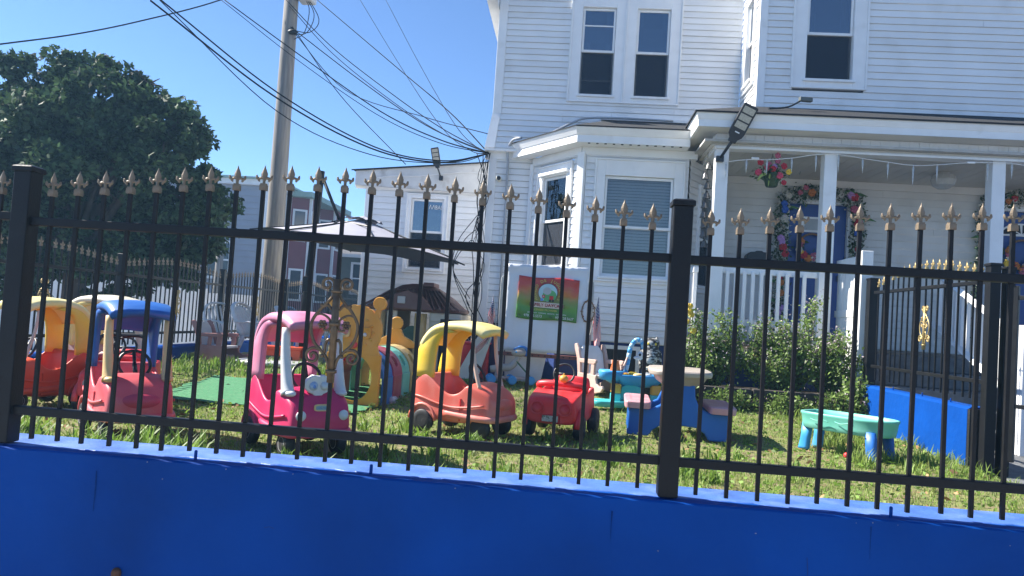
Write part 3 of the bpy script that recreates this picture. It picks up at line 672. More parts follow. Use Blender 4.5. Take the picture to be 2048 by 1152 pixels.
def sup(ax, ay, n_=16, e=3.2):
    o = []
    for k in range(n_):
        a = 2*math.pi*(k+.5)/n_; c, s = math.cos(a), math.sin(a)
        o.append((ax*abs(c)**(2/e)*(1 if c > 0 else -1), ay*abs(s)**(2/e)*(1 if s > 0 else -1)))
    return o
def slab(b, cx, cy, levels, e=3.2, n_=20):
    """stack of superellipse plan rings: (z, ax, ay[, dx])"""
    b.loft([[(cx+(l[3] if len(l) > 3 else 0)+x, cy+y, l[0]) for x, y in sup(l[1], l[2], n_, e)] for l in levels]); return b
def wheel(parent, x, y, r_, w_, tyre=M_tyre, hub=M_hub, side=1, name='wheel', rz=0):
    b = MB(); b.lathe([(r_*.55, -w_*.5), (r_*.86, -w_*.5), (r_*.98, -w_*.34), (r_, -w_*.15), (r_, w_*.15), (r_*.98, w_*.34), (r_*.86, w_*.5), (r_*.55, w_*.5)], axis='y', n=22)
    o = b.build(name, tyre, parent, smooth=True, loc=(x, y, r_), rz=rz)
    h = MB(); h.lathe([(0, -w_*.46), (r_*.50, -w_*.46), (r_*.54, -w_*.52), (r_*.58, -w_*.46), (r_*.58, w_*.46), (r_*.54, w_*.52), (r_*.50, w_*.40), (r_*.15, w_*.38), (r_*.13, w_*.54), (0, w_*.54)], axis='y', n=18)
    h.build('hub', hub, o, smooth=True)
    return o
def car_body(stations):
    rings = []
    for (x, w_, zb, zs, zi, hood) in stations:
        wt = .965; q = w_*wt
        half = [(0, zb), (w_*.45, zb), (w_*.84, zb+.004), (w_*1.02, zb+.035), (w_, zb+.09 if zs-zb > .14 else (zb+zs)/2), (q, zs-.02)]
        if hood: half += [(q-.006, zs), (w_*.84, zs+(zi-zs)*.55), (w_*.45, zi-.002), (0, zi)]
        else: half += [(q-.004, zs), (q-.030, zs), (q-.036, zi), (0, zi)]
        rings.append([(x, y, z) for y, z in half]+[(x, -y, z) for y, z in half[-2:0:-1]])
    return MB().loft(rings)
ST = [(-.375, .14, .15, .27, .275, 1), (-.362, .185, .115, .33, .335, 1), (-.31, .208, .10, .43, .435, 1), (-.25, .212, .10, .445, .448, 1), (-.222, .213, .095, .44, .435, 0), (-.20, .213, .095, .43, .24, 0), (-.11, .215, .09, .36, .22, 0),
      (-.02, .217, .09, .30, .16, 0), (.07, .216, .09, .315, .16, 0), (.115, .213, .095, .365, .165, 0), (.135, .213, .10, .38, .40, 1), (.17, .212, .10, .378, .415, 1), (.25, .206, .11, .355, .39, 1), (.32, .197, .115, .325, .35, 1), (.362, .185, .13, .275, .285, 1), (.378, .15, .15, .235, .24, 1)]
def coupe(label, loc, hd, body, roof, rear, front, group='toy coupe cars on the lawn', sc=1, fat=.020, foot=True, eyes=False, inner=None, capwheel=None, badge=False, lamps=None, nose=True, seatm=None):
    t = thing('toy_car', label, 'toy car', (loc[0], loc[1], ground_z(*loc)), R(hd), group, sc)
    car_body(ST).build('body', body, t, sub=2)
    # bumper lip and moulded nose panel
    b = MB(); P = spline([(-.05, .214, .165), (.15, .219, .155), (.30, .205, .15), (.372, .16, .15), (.385, 0, .15), (.372, -.16, .15), (.30, -.205, .15), (.15, -.219, .155), (-.05, -.214, .165)], 4)
    b.tube(P, [(.016, .024)]*len(P), n=8); b.build('bumper', body, t, smooth=True)
    if nose:
        MB().ball((.338, 0, .245), (.052, .145, .055), 20, 12).build('nose_panel', inner or body, t, smooth=True)
    for s in (-1, 1):
        P = spline([(-.345, s*.196, .27), (-.25, s*.219, .265), (-.12, s*.221, .235), (.02, s*.224, .215), (.16, s*.221, .225), (.30, s*.206, .25)], 4); MB().tube(P, [(.006, .009)]*len(P), n=6).build('side_ridge', body, t, smooth=True)
        P = [(-.235+.118*math.cos(a), s*.214, .095+.118*math.sin(a)) for a in [math.pi*k/10 for k in range(11)]]; MB().tube(P, [(.012, .012)]*len(P), n=7).build('wheel_arch', body, t, smooth=True)
        MB().bx(-.004, .004, s*.2125-.006, s*.2125+.006, .12, .285).build('door_seam', seatm or body, t, loc=(.10, 0, 0))
    slab(MB(), -.13, 0, [(.20, .085, .165), (.255, .085, .165), (.265, .075, .155)]).build('seat', seatm or body, t, smooth=True)
    # roof shell
    top = spline([(-.322, 0, .665), (-.285, 0, .725), (-.225, 0, .787), (-.14, 0, .826), (-.03, 0, .840), (.09, 0, .838), (.19, 0, .818), (.262, 0, .782)], 3); rings = []
    for k, p in enumerate(top):
        a = top[max(k-1, 0)]; c = top[min(k+1, len(top)-1)]; tx, tz = (c-a).x, (c-a).z; L_ = math.hypot(tx, tz); nx_, nz_ = -tz/L_, tx/L_; q = []
        wk = 1-.10*(k/(len(top)-1))**3-.05*(1-k/(len(top)-1))**3
        for y, d in ((-.196, -.052), (-.210, -.034), (-.207, -.010), (-.182, .008), (-.10, .020), (0, .024), (.10, .020), (.182, .008), (.207, -.010), (.210, -.034), (.196, -.052), (.165, -.040), (0, -.018), (-.165, -.040)): q.append((p.x+nx_*d, y*wk, p.z+nz_*d))
        rings.append(q)
    MB().loft(rings).build('roof', roof, t, smooth=True)
    for s in (-1, 1):
        edge = [(-.372, -.175, .415), (-.366, -.172, .47), (-.355, -.170, .54), (-.338, -.166, .60), (-.315, -.158, .655), (-.28, -.140, .70), (-.235, -.11, .735), (-.18, -.06, .76), (-.12, .02, .775)]
        rings = []
        for xa, xb, z in edge:
            yo, yi, c = .200, .158, .016; za = z+(.03 if z > .72 else 0)
            rings.append([(xa+c, s*yo, za), (xb-c, s*yo, z), (xb, s*(yo-c*.8), z), (xb, s*(yi+c*.6), z), (xb-c, s*yi, z), (xa+c, s*yi, za), (xa, s*(yi+c*.6), za), (xa, s*(yo-c*.8), za)])
        MB().loft(rings).build('rear_pillar', rear, t, smooth=True)
        P = spline([(.235, s*.168, .365), (.205, s*.17, .45), (.165, s*.172, .60), (.145, s*.172, .76)], 4); n_ = len(P)
        b = MB(); b.tube(P, [(lerp(fat*1.55 if foot else fat, fat*.95, (k/(n_-1))**.6), lerp(fat*2.1 if foot else fat, fat, (k/(n_-1))**.6)) for k in range(n_)], n=10)
        if foot: b.ball((.25, s*.165, .375), (.055, .036, .022), 12, 8)
        b.build('front_pillar', front, t, smooth=True)
        wheel(t, -.235, s*.195, .088, .06, side=s, hub=capwheel or M_hub); wheel(t, .255, s*.165, .078, .062, side=s, hub=capwheel or M_hub)
        MB().tube([(.255, s*.165, .078), (.255, s*.135, .13), (.235, s*.13, .17)], .009, n=6).build('fork', M_blkp, t)
        if lamps:
            MB().lathe([(0, -.006), (.030, -.006), (.032, 0), (.026, .008), (0, .010)], axis='x', n=16).build('headlight', lamps, t, smooth=True, loc=(.372, s*.135, .255))
    b = MB(); A = [(.0, math.cos(k*math.pi/9)*.095, math.sin(k*math.pi/9)*.095) for k in range(18)]
    Mr = Matrix.Translation((.105, 0, .455)) @ Matrix.Rotation(R(-28), 4, 'Y'); ring = [Mr @ Vector(q) for q in A]; ring.append(ring[0])
    b.tube(ring, .010, n=7, cap=False); b.tube([Mr @ Vector((0, 0, .09)), Mr @ Vector((0, 0, -.09))], .011, n=6); b.tube([Mr @ Vector((0, 0, 0)), (.16, 0, .39)], .014, n=7)
    b.build('steering_wheel', M_blkp, t, smooth=True)
    if eyes:
        o2 = []
        for k in range(28):
            a = 2*math.pi*k/28; x = math.cos(a); z = math.sin(a)
            rr = .060*(1+.20*abs(x)**1.5); o2.append((rr*1.28*x, .060*z*(1+.22*math.cos(2*a-math.pi)*0.6)+(.014*(-math.cos(4*a)) if abs(x) < .5 else 0)))
        eo = MB().prism(o2, -.022, .022, plane='yz').build('eye_plate', P_white, t, bev=.008, smooth=False, loc=(.268, 0, .428))
        for y, m_ in ((-.034, plast('faded_iris', (.50, .60, .76))), (.036, P_white)):
            MB().lathe([(0, -.003), (.026, -.003), (.027, .002), (0, .004)], axis='x', n=16).build('iris', m_, eo, smooth=True, loc=(.0235, y, -.006))
        MB().ball((.0255, -.030, -.010), (.003, .011, .013), 10, 6).build('pupil', plast('faded_pupil', (.16, .30, .68)), eo, smooth=True)
    if badge:
        bo = slab(MB(), 0, 0, [(0, .052, .022), (.006, .050, .020)], e=4).build('badge', P_cream, t); bo.location = (.356, 0, .30); bo.rotation_euler = (R(90), 0, R(90))
        bi = slab(MB(), 0, 0, [(.0065, .042, .014), (.009, .041, .013)], e=4).build('badge_field', plast('badge_blue', (.30, .42, .48)), bo)
        text_part('badge_lettering', 'Little Tikes', .014, P_cblue, bo, (0, 0, .0095), (0, 0, 0), ext=.0004)
    return t
cp = coupe('hot pink toy coupe with white eyes plate and white front pillars by the front wall', (-1.665, 4.66), -47, P_pink, P_pinkroof, P_pinkroof, P_white, eyes=True, lamps=P_white, badge=True, nose=False, fat=.026, seatm=P_pink)
coupe('faded red toy coupe with royal blue roof and cream front pillars', (-2.81, 4.70), -47, P_red, P_blue, P_blue, P_cream, fat=.025, inner=plast('deep_rose', (.62, .06, .11)))
coupe('coral toy coupe with yellow roof and thin peach pillars, side on', (-.76, 5.80), -24, P_coral, P_yelp, P_yel, P_peach, fat=.0155, foot=False, inner=P_coral, capwheel=M_tyre, seatm=P_brred)
coupe('orange red toy coupe with yellow roof behind the left fence post', (-4.0, 5.46), -109, P_orange, P_yelp, P_yel, P_peach, fat=.012, foot=False, sc=.97)
coupe('pale rose toy coupe with cream roof, behind the blue roofed one', (-4.08, 6.42), -12, P_rose, P_ivory, P_yelp, P_ivory, fat=.026, sc=1.02, seatm=P_red)

# roofless red cars
ST2 = [(-.37, .14, .16, .30, .305, 1), (-.355, .19, .13, .36, .365, 1), (-.31, .205, .115, .375, .38, 1), (-.27, .208, .11, .37, .375, 0), (-.25, .208, .11, .37, .22, 0), (-.12, .21, .10, .36, .20, 0), (-.02, .21, .10, .33, .16, 0), (.05, .21, .10, .34, .16, 0), (.075, .208, .10, .365, .17, 0), (.095, .207, .10, .375, .385, 1),
       (.20, .205, .11, .345, .355, 1), (.29, .20, .115, .33, .342, 1), (.345, .198, .12, .318, .330, 1), (.372, .192, .125, .305, .315, 1), (.382, .175, .14, .28, .288, 1)]
def ride_on(label, loc, hd, body, dark, screen=False, lights=True, plate=''):
    t = thing('ride_on_car', label, 'toy car', (loc[0], loc[1], ground_z(*loc)), R(hd), None)
    car_body(ST2).build('body', body, t, sub=2)
    # back rest of the seat and windscreen coaming
    rings = []
    for z, w_, xo in ((.30, .185, -.27), (.38, .18, -.285), (.44, .165, -.30), (.455, .14, -.303)): rings.append([(xo+.03, w_, z), (xo+.03, -w_, z), (xo-.03, -w_, z), (xo-.03, w_, z)])
    MB().loft(rings).build('seat_back', body, t, sub=2)
    P = spline([(.02, .19, .355), (.07, .185, .395), (.10, .10, .41), (.10, 0, .412), (.10, -.10, .41), (.07, -.185, .395), (.02, -.19, .355)], 4)
    MB().tube(P, [(.022, .026)]*len(P), n=8).build('dash_cowl', body, t, smooth=True)
    for s in (-1, 1):
        wheel(t, -.24, s*.215, .105, .075, hub=M_tyre); wheel(t, .235, s*.20, .095, .07, hub=M_tyre)
        # wheel arches
        P = [(.235+.125*math.cos(a), s*.205, .10+.125*math.sin(a)) for a in [math.pi*k/10 for k in range(11)]]
        MB().tube(P, [(.022, .018)]*len(P), n=7).build('wheel_arch', body, t, smooth=True)
        if lights:
            b = MB(); P = [(0, .050*math.cos(k*math.pi/10), .046*math.sin(k*math.pi/10)) for k in range(21)]
            b.tube(P, .007, n=6, cap=False); o = b.build('headlight_ring', body, t, smooth=True, loc=(.384, s*.108, .238))
            MB().lathe([(0, -.02), (.044, -.02), (.044, .002), (0, .004)], axis='x', n=18).build('headlight', body if dark != M_hub else dark, o, smooth=True)
    b = MB(); A = [(.0, math.cos(k*math.pi/9)*.085, math.sin(k*math.pi/9)*.085) for k in range(18)]
    Mr = Matrix.Translation((.0, .0, .485)) @ Matrix.Rotation(R(-25), 4, 'Y'); ring = [Mr @ Vector(q) for q in A]; ring.append(ring[0])
    b.tube(ring, .009, n=7, cap=False); b.tube([Mr @ Vector((0, .08, 0)), Mr @ Vector((0, -.08, 0))], .008, n=6); b.tube([Mr @ Vector((0, 0, 0)), (.10, 0, .42)], .014, n=7)
    b.build('steering_wheel', M_blkp, t, smooth=True)
    p = MB().bx(-.004, .012, -.075, .075, -.03, .03).build('plate_recess', dark, t, bev=.004, loc=(.380, 0, .165))
    q = MB().bx(.0125, .015, -.062, .062, -.023, .023).build('number_plate', mat('plate_decal', (.45, .43, .38), rough=.5, var=.3, scale=60, col2=(.12, .14, .10), thr=(.5, .6)), p)
    if screen:
        P = spline([(.13, .17, .37), (.03, .165, .56), (.02, 0, .58), (.03, -.165, .56), (.13, -.17, .37)], 5); MB().tube(P, .016, n=7).build('windscreen_frame', M_blkp, t, smooth=True)
    return t
rc = ride_on('bright red roofless ride-on car with moulded round headlights beside the coral coupe', (.0, 6.12), -103, P_brred, plast('deep_red_plastic', (.55, .02, .025)))
pk = tag(MB().ball((0, 0, 0), (.036, .036, .032), 14, 9).ball((0, 0, .034), (.006, .006, .012), 6, 5).build('toy_fruit', P_amber, smooth=True, loc=(.0, 5.98, 1.005)), 'small orange toy fruit resting on the red ride-on car', 'toy')
ride_on('red ride-on car with black windscreen frame wedged between two coupes at left', (-3.42, 5.62), -75, P_brred, M_hub, screen=True)

# toddler picnic table
pt = thing('picnic_table', 'toddler picnic table with blue legs, taupe top and dusty pink benches', 'table', (.99, 6.62, ground_z(1, 6.6)), R(-4), None, 1.06)
def leg_panel(y):
    o = [(-.40, 0), (-.23, 0), (-.20, .05), (-.14, .09), (0, .10), (.14, .09), (.20, .05), (.23, 0), (.40, 0), (.395, .19), (.37, .215), (.22, .215), (.15, .25), (.115, .33), (.105, .46), (-.105, .46), (-.115, .33), (-.15, .25), (-.22, .215), (-.37, .215), (-.395, .19)]
    MB().prism(o, y-.03, y+.03).build('leg_panel', P_tblue, pt, bev=.012)
leg_panel(-.24); leg_panel(.24)
MB().bx(-.10, .10, -.24, .24, .20, .26).build('stretcher', P_tblue, pt, bev=.02)
slab(MB(), 0, 0, [(.40, .13, .26), (.44, .19, .30), (.475, .205, .345), (.485, .245, .375), (.515, .25, .38), (.53, .24, .37)], e=4.5).build('table_top', P_taupe, pt, bev=.004, smooth=True)
for s in (-1, 1):
    slab(MB(), s*.325, 0, [(.216, .102, .342), (.262, .106, .348), (.272, .100, .342), (.272, .06, .29), (.268, .04, .20)], e=9, n_=32).build('bench_seat', P_seat, pt, bev=.008)

# water table
wt_ = thing('water_table', 'sea green water table with blue legs on the grass', 'toy table', (2.28, 6.22, .55), R(-46), None, .92)
out = lambda s, dz=0: [(x*s*(1+.05*math.cos(3*a)), y*s*(1+.06*math.cos(2*a)), 0) for a, (x, y) in [(2*math.pi*(k+.5)/28, q) for k, q in enumerate(sup(.40, .235, 28, 2.7))]]
rings = []
for z, s in ((.195, .90), (.20, .93), (.24, .955), (.31, .98), (.318, 1.0), (.335, 1.0), (.338, .97), (.335, .94), (.30, .91), (.235, .87), (.23, .80)): rings.append([(x, y, z) for x, y, _ in out(s)])
MB().loft(rings).build('tray', P_teal, wt_, smooth=True)
slab(MB(), -.10, .02, [(.23, .12, .09), (.30, .11, .08), (.308, .10, .07)]).build('island', P_teal, wt_, smooth=True)
for s in (-1, 1):
    for k in range(2):
        P = spline([(-.22+k*.22, s*.232, .285), (-.16+k*.22, s*.244, .275), (-.10+k*.22, s*.246, .287), (-.05+k*.22, s*.246, .277)], 4); MB().tube(P, .004, n=5).build('wave_relief', P_teal, wt_, smooth=True)
for x, y in ((-.31, -.10), (-.31, .12), (.27, -.15), (.27, .16)):
    b = MB(); b.loft([[(x*k+px, y*k+py, z) for px, py in sup(r_, r_*.8, 12)] for z, k, r_ in ((0, 1.08, .050), (.02, 1.07, .046), (.10, 1.04, .042), (.235, 1.0, .046))]); b.build('leg', P_sky if x < 0 else P_tblue, wt_, smooth=True)
tag(MB().ball((0, 0, .022), .022, 12, 8).build('toy_ball', P_brred, smooth=True, loc=(2.15, 5.86, .57)), 'tiny red ball in the grass near the water table', 'ball')

# caterpillar tunnel
ct = thing('crawl_tunnel', 'caterpillar crawl tunnel with amber face panel and red nose', 'play tunnel', (-1.95, 6.86, ground_z(-1.8, 6.86)), R(-3), None, .95)
def ring_panel(b, rect, hole, y0, y1, N=40):
    x0, x1, z0, z1 = rect; cx, cz, rx, rz_ = hole; A = sorted([2*math.pi*k/N for k in range(N)]+[math.atan2(z-cz, x-cx) % (2*math.pi) for x in (x0, x1) for z in (z0, z1)])
    inn, o2 = [], []
    for a in A:
        c, s = math.cos(a), math.sin(a); inn.append((cx+rx*c, cz+rz_*s))
        t_ = min([((x1-cx)/c if c > 1e-9 else (x0-cx)/c if c < -1e-9 else 1e9), ((z1-cz)/s if s > 1e-9 else (z0-cz)/s if s < -1e-9 else 1e9)]); o2.append((cx+t_*c, cz+t_*s))
    n_ = len(A); vs_ = [(x, y0, z) for x, z in o2]+[(x, y0, z) for x, z in inn]+[(x, y1, z) for x, z in inn]+[(x, y1, z) for x, z in o2]; fs = []
    for r_ in range(4):
        q = (r_+1) % 4
        for k in range(n_): j = (k+1) % n_; fs.append((r_*n_+k, r_*n_+j, q*n_+j, q*n_+k))
    b.add(vs_, fs)
def face_panel(y0, y1, parent, name, knobs=True):
    b = MB(); ring_panel(b, (-.27, .27, 0, .50), (0, .265, .195, .225), y0, y1)
    o = b.build(name, P_amber, parent, bev=.006)
    head = []
    pts = [(.262, .49), (.235, .54), (.225, .58), (.245, .64), (.262, .72), (.255, .80), (.225, .87)]
    scal = []
    for k in range(29):
        a = lerp(.62, math.pi-.62, k/28); rr = .275+.010*abs(math.sin(k*math.pi/3.5)); scal.append((rr*math.cos(a), .70+rr*math.sin(a)*.98))
    head = [(x, z) for x, z in pts]+scal+[(-x, z) for x, z in pts[::-1]]
    h = MB(); h.prism(head, y0+.003, y1-.003); h.build('head_panel', P_amber, o, bev=.006)
    for s in (-1, 1):
        k_ = MB(); k_.prism([(s*.16, .85), (s*.225, .82), (s*.23, .90), (s*.238, .96), (s*.205, .97)], y0+.006, y1-.006)
        k_.lathe([(0, y0+.004), (.062, y0+.004), (.066, y0+.012), (.066, y1-.012), (.062, y1-.004), (0, y1-.004)], axis='y', c=(s*.225, 0, 1.0), n=22); k_.build('antenna', P_amber, o, smooth=False)
    return o
def tail_panel(parent, y):
    b = MB(); o2 = [(-.30, .52), (-.2, .60), (-.09, .66), (-.05, .74), (.05, .74), (.09, .66), (.2, .60), (.30, .52)]
    b.prism(o2, y, y+.05); b.lathe([(0, y+.003), (.072, y+.003), (.076, y+.012), (.076, y+.04), (0, y+.047)], axis='y', c=(0, 0, .80), n=22)
    b.build('tail_panel', P_amber, parent, bev=.006)
fo = face_panel(-.03, .03, ct, 'face_panel')
for s in (-1, 1):
    e = slab(MB(), 0, 0, [(0, .062, .058), (.010, .058, .054), (.004, .045, .040)], e=3.5).build('eye', P_amber if s > 0 else P_tan, fo, smooth=True); e.location = (s*.105, -.034, .71); e.rotation_euler = (R(90), 0, 0)
    MB().lathe([(0, 0), (.020, 0), (.016, .008), (0, .010)], axis='z', n=14).build('pupil', P_grey if s < 0 else P_white, e, smooth=True, loc=(.0, -.02, .008))
MB().ball((0, -.04, .585), (.036, .028, .036), 14, 10).build('nose', P_brred, fo, smooth=True)
for k in range(14):
    a = k*2*math.pi/14; MB().ball((.18*math.cos(a), -.029, .71+.15*math.sin(a)), (.018, .008, .015), 8, 6).build('hair_bump', P_amber, fo, smooth=True)
def arch(parent, name, mt, a0, a1, y0, y1, ro, ri, hole, zc=.0, N=28, m_=3):
    """curved panel in (angle, y) space with one round hole (angle, y, radius in metres)"""
    ca, cy, rh = hole; rm = (ro+ri)/2; A = sorted([2*math.pi*k/N for k in range(N)]+[math.atan2(y-cy, (a-ca)*rm) % (2*math.pi) for a in (a0, a1) for y in (y0, y1)])
    R_ = []
    for q in range(m_+1):
        ring = []
        for th in A:
            c, s = math.cos(th), math.sin(th)
            t_ = min((((a1-ca)*rm)/c if c > 1e-9 else ((a0-ca)*rm)/c if c < -1e-9 else 1e9), ((y1-cy)/s if s > 1e-9 else (y0-cy)/s if s < -1e-9 else 1e9))
            d = lerp(rh, t_, q/m_); ring.append((ca+d*c/rm, cy+d*s))
        R_.append(ring)
    def mp(a, y, r_):
        # superellipse-like arch: straight lower walls
        x = r_*math.cos(a); z = r_*math.sin(a)*1.0+.26
        return (x, y, z)
    rings = [[mp(a, y, ro) for a, y in r_] for r_ in R_]+[[mp(a, y, ri) for a, y in r_] for r_ in R_[::-1]]
    b = MB(); b.loft(rings+[rings[0]], cap=False); return b.build(name, mt, parent, smooth=False)
segs = [('blue', P_cblue), ('maroon', P_maroon), ('teal', P_teal), ('cream', P_tan)]
for i, (nm, m_) in enumerate(segs):
    y0 = .06+i*.33; ri = .27-(.0 if i % 2 else .012)
    for a0, a1 in ((R(2), R(90)), (R(90), R(178))):
        arch(ct, 'tunnel_segment', m_, a0, a1, y0, y0+.325, ri+.03, ri, ((a0+a1)/2-(.25 if a0 < 1 else -.25), y0+.16, .062))
    for s in (-1, 1): MB().bx(s*.285-.018, s*.285+.018, y0+.02, y0+.305, .0, .28).build('side_skirt', m_, ct, bev=.006); 
for s in (-1, 1): slab(MB(), s*.30, .36, [(0, .06, .09), (.05, .055, .085), (.07, .04, .07)]).build('foot', P_grey, ct, smooth=True)
arch(ct, 'inner_liner', P_green, R(3), R(88), .05, .36, .252, .238, (R(45), .2, .05)); arch(ct, 'inner_liner', P_brred, R(92), R(177), .05, .36, .252, .238, (R(135), .2, .05))
MB().bx(-.22, .22, .04, 1.38, .005, .03).build('tunnel_floor', P_green, ct)
tail_panel(ct, 1.40)

# playhouse
ph = thing('playhouse', 'beige toy playhouse with brown tiled roof against the extension', 'playhouse', (-2.12, 10.55, ground_z(-2, 10.5)), 0, None, 1.08)
b = MB(); rings = []
for z, ax, ay in ((.72, .60, .50), (.735, .63, .53), (.765, .64, .54), (.80, .58, .46), (.90, .47, .34), (.99, .34, .22), (1.06, .22, .12), (1.085, .10, .05)): rings.append([(x, y, z) for x, y in sup(ax, ay, 28, 6)])
b.loft(rings).build('roof', P_roof, ph, smooth=False)
for k in range(17):
    x = -.62+k*.0775
    if abs(x) > .05: MB().tube([(x, -.55, .755), (x*.86, -.47, .81), (x*.66, -.34, .91), (x*.48, -.22, 1.0)], .014, n=6).build('roof_tile_rib', P_roof, ph, smooth=True)
g_ = MB().prism([(-.36, .74), (.30, .74), (.14, .92), (-.03, .98), (-.2, .92)], -.60, -.45).build('gable', P_roof, ph, bev=.01)
MB().bx(-.15, -.05, -.62, -.601, .81, .90).build('skylight', P_grey, g_, bev=.01)
MB().bx(.08, .22, -.2, .2, 1.05, 1.105).build('ridge_cap', P_roof, ph, bev=.01)
for x in (-.40, .13): MB().lathe([(.085, 0), (.08, .04), (.075, .35), (.08, .70)], n=14, c=(x, -.47, 0)).build('column', P_tan, ph, smooth=True)
b = MB(); b.bx(-.30, -.17, -.48, -.44, 0, .72); b.build('wall_panel', P_beige, ph, bev=.01)
b = MB(); b.bx(.24, .64, -.48, -.44, 0, .72); b.build('wall_panel', P_beige, ph, bev=.01)
for k in range(6): MB().bx(.26, .62, -.492, -.48, .06+k*.11, .06+k*.11+.10).build('wall_plank', P_beige, ph, bev=.006)
for s in (-1, 1): MB().bx(s*.62-.02, s*.62+.02, -.44, .46, 0, .71).build('side_wall', P_beige, ph, bev=.01)
MB().bx(-.62, -.20, .44, .48, 0, .72).build('back_wall', P_beige, ph); MB().bx(.12, .62, .44, .48, 0, .72).build('back_wall', P_beige, ph); MB().bx(-.20, .12, .44, .48, 0, .30).build('back_wall', P_beige, ph)
MB().bx(-.60, -.46, -.48, -.44, 0, .72).build('wall_panel', P_beige, ph, bev=.01)
slab(MB(), -.235, -.49, [(.10, .055, .02), (.20, .055, .02)], e=3).build('letter_slot', P_grey, ph); MB().ball((-.21, -.50, .30), .03, 10, 8).build('door_knob', M_blkp, ph, smooth=True)
o2 = [(.12*math.cos(math.pi*k/12), .12*math.sin(math.pi*k/12)) for k in range(13)]
MB().prism([(.02+x*1.4, .30+z*2) for x, z in o2], -.43, -.41).build('arched_door', mat('green_door', (.03, .09, .06), rough=.5), ph)
# ------------------------------------------------------------------ yard furniture
M_canvas = mat('white_parasol_canvas', (.31, .31, .36), rough=.8, var=.05, scale=4, bump=.1, bscale=200)
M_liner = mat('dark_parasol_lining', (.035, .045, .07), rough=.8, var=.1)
ux, uy = -3.30, 9.8; uz = ground_z(ux, uy)
um = thing('cantilever_parasol', 'white octagonal cantilever parasol on a black leaning post', 'parasol', (ux, uy, uz))
MB().tube([(-.24, 0, .02), (-.18, 0, 1.2), (-.12, 0, 2.58)], [(.055, .055), (.05, .05), (.045, .045)], n=10).build('post', M_black, um, smooth=True)
MB().tube([(-.10, 0, 2.50), (.18, -.01, 1.93)], .022, n=8).build('arm', M_black, um, smooth=True)
MB().bx(-.06, .02, -.05, .05, .95, 1.15).build('crank_box', M_black, um, bev=.01, loc=(-.17, -.06, 0))
slab(MB(), -.30, -.55, [(0, .52, .40), (.035, .52, .40), (.045, .50, .38)], e=2.2, n_=32).build('base_disc', P_grey, um, smooth=True)
MB().bx(-.32, -.16, -.3, .12, .04, .07).build('base_plate', M_black, um)
CC = Vector((.48, .1, 0)); RAD = 1.36; tilt = math.atan2(-.24, 2.7)
def canopy(z_rim, z_ap, rad, dz=0):
    b = MB(); NS, NR = 32, 6; rings = []
    for j in range(NR+1):
        t_ = lerp(.02, 1, j/NR); ring = []
        for k in range(NS):
            a = 2*math.pi*k/NS; oct_ = math.cos(math.pi/8)/math.cos(((a+math.pi/8) % (math.pi/4))-math.pi/8)
            oct_ = lerp(oct_, 1/1.0*oct_, .5); sag = .05*t_*(1-t_)+.03*t_*(1-abs(math.cos(4*a)))
            r_ = rad*t_*oct_; x = r_*math.cos(a); y = r_*math.sin(a); ring.append((CC.x+x, CC.y+y, lerp(z_ap, z_rim, t_)-sag+x*math.tan(tilt)+dz))
        rings.append(ring)
    b.loft(rings, cap=False); return b
top = canopy(1.62, 1.98, RAD).build('canopy', M_canvas, um, smooth=True)
canopy(1.61, 1.965, RAD*.995).build('canopy_lining', M_liner, top, smooth=True)
b = canopy(1.975, 2.02, .26); b.build('vent_cap', M_canvas, top, smooth=True)
for k in range(8):
    a = math.pi/8+k*math.pi/4; x, y = math.cos(a), math.sin(a)
    MB().tube([(CC.x+.04*x, CC.y+.04*y, 1.95), (CC.x+x*RAD*1.06, CC.y+y*RAD*1.06, 1.585+x*RAD*math.tan(tilt))], .011, n=6).build('rib', M_black, um)
for k in (4, 5, 6):
    a = math.pi/8+k*math.pi/4; x, y = math.cos(a), math.sin(a); MB().tube([(.18, -.01, 1.93), (CC.x+x*.62, CC.y+y*.62, 1.815)], .012, n=6).build('top_strut', M_black, um)

# white garden chairs
M_chair = plast('white_resin', (.72, .72, .70), (.76, .76, .75))
def chair_proto():
    t = thing('garden_chair', '', 'chair'); 
    slab(MB(), 0, 0, [(.265, .185, .175), (.285, .20, .19), (.295, .195, .185), (.290, .15, .14)], e=4).build('seat', M_chair, t, smooth=True)
    # backrest frame: leaning arch, slats
    def bp(u, v): return (-.17-.16*v-.02*(1-abs(u)), u*.19*(1+.12*v), .29+.40*v)
    P = [bp(-1, 0), bp(-1.02, .35), bp(-1.0, .62), bp(-.80, .86), bp(-.45, .98), bp(0, 1.02), bp(.45, .98), bp(.80, .86), bp(1.0, .62), bp(1.02, .35), bp(1, 0)]
    P = spline(P, 3); MB().tube(P, [(.014, .024)]*len(P), n=8).build('back_frame', M_chair, t, smooth=True)
    for k in range(6):
        u = -.70+k*.28; P = spline([bp(u*.8, .0), bp(u*.95, .5), bp(u*.9, .93-.25*abs(u)**2)], 4); MB().tube(P, [(.006, .021)]*len(P), n=6).build('back_slat', M_chair, t, smooth=True)
    for s in (-1, 1):
        P = spline([(-.25, s*.205, .46), (-.05, s*.225, .465), (.12, s*.225, .46), (.175, s*.215, .43), (.185, s*.20, .30)], 4); MB().tube(P, [(.026, .012)]*len(P), n=8).build('armrest', M_chair, t, smooth=True)
        MB().tube([(.175, s*.185, .29), (.20, s*.215, 0)], [(.030, .026), (.018, .016)], n=8).build('leg', M_chair, t, smooth=True)
        MB().tube([(-.165, s*.175, .29), (-.23, s*.205, 0)], [(.030, .026), (.018, .016)], n=8).build('leg', M_chair, t, smooth=True)
    return t
c0 = chair_proto(); c0['group'] = 'white garden chairs at the back of the yard'
def place(o, x, y, rz, label, sc=1):
    o.location = (x, y, ground_z(x, y)); o.rotation_euler = (0, 0, R(rz)); o['label'] = label; o.scale = (sc*1.28, sc*1.12, sc)
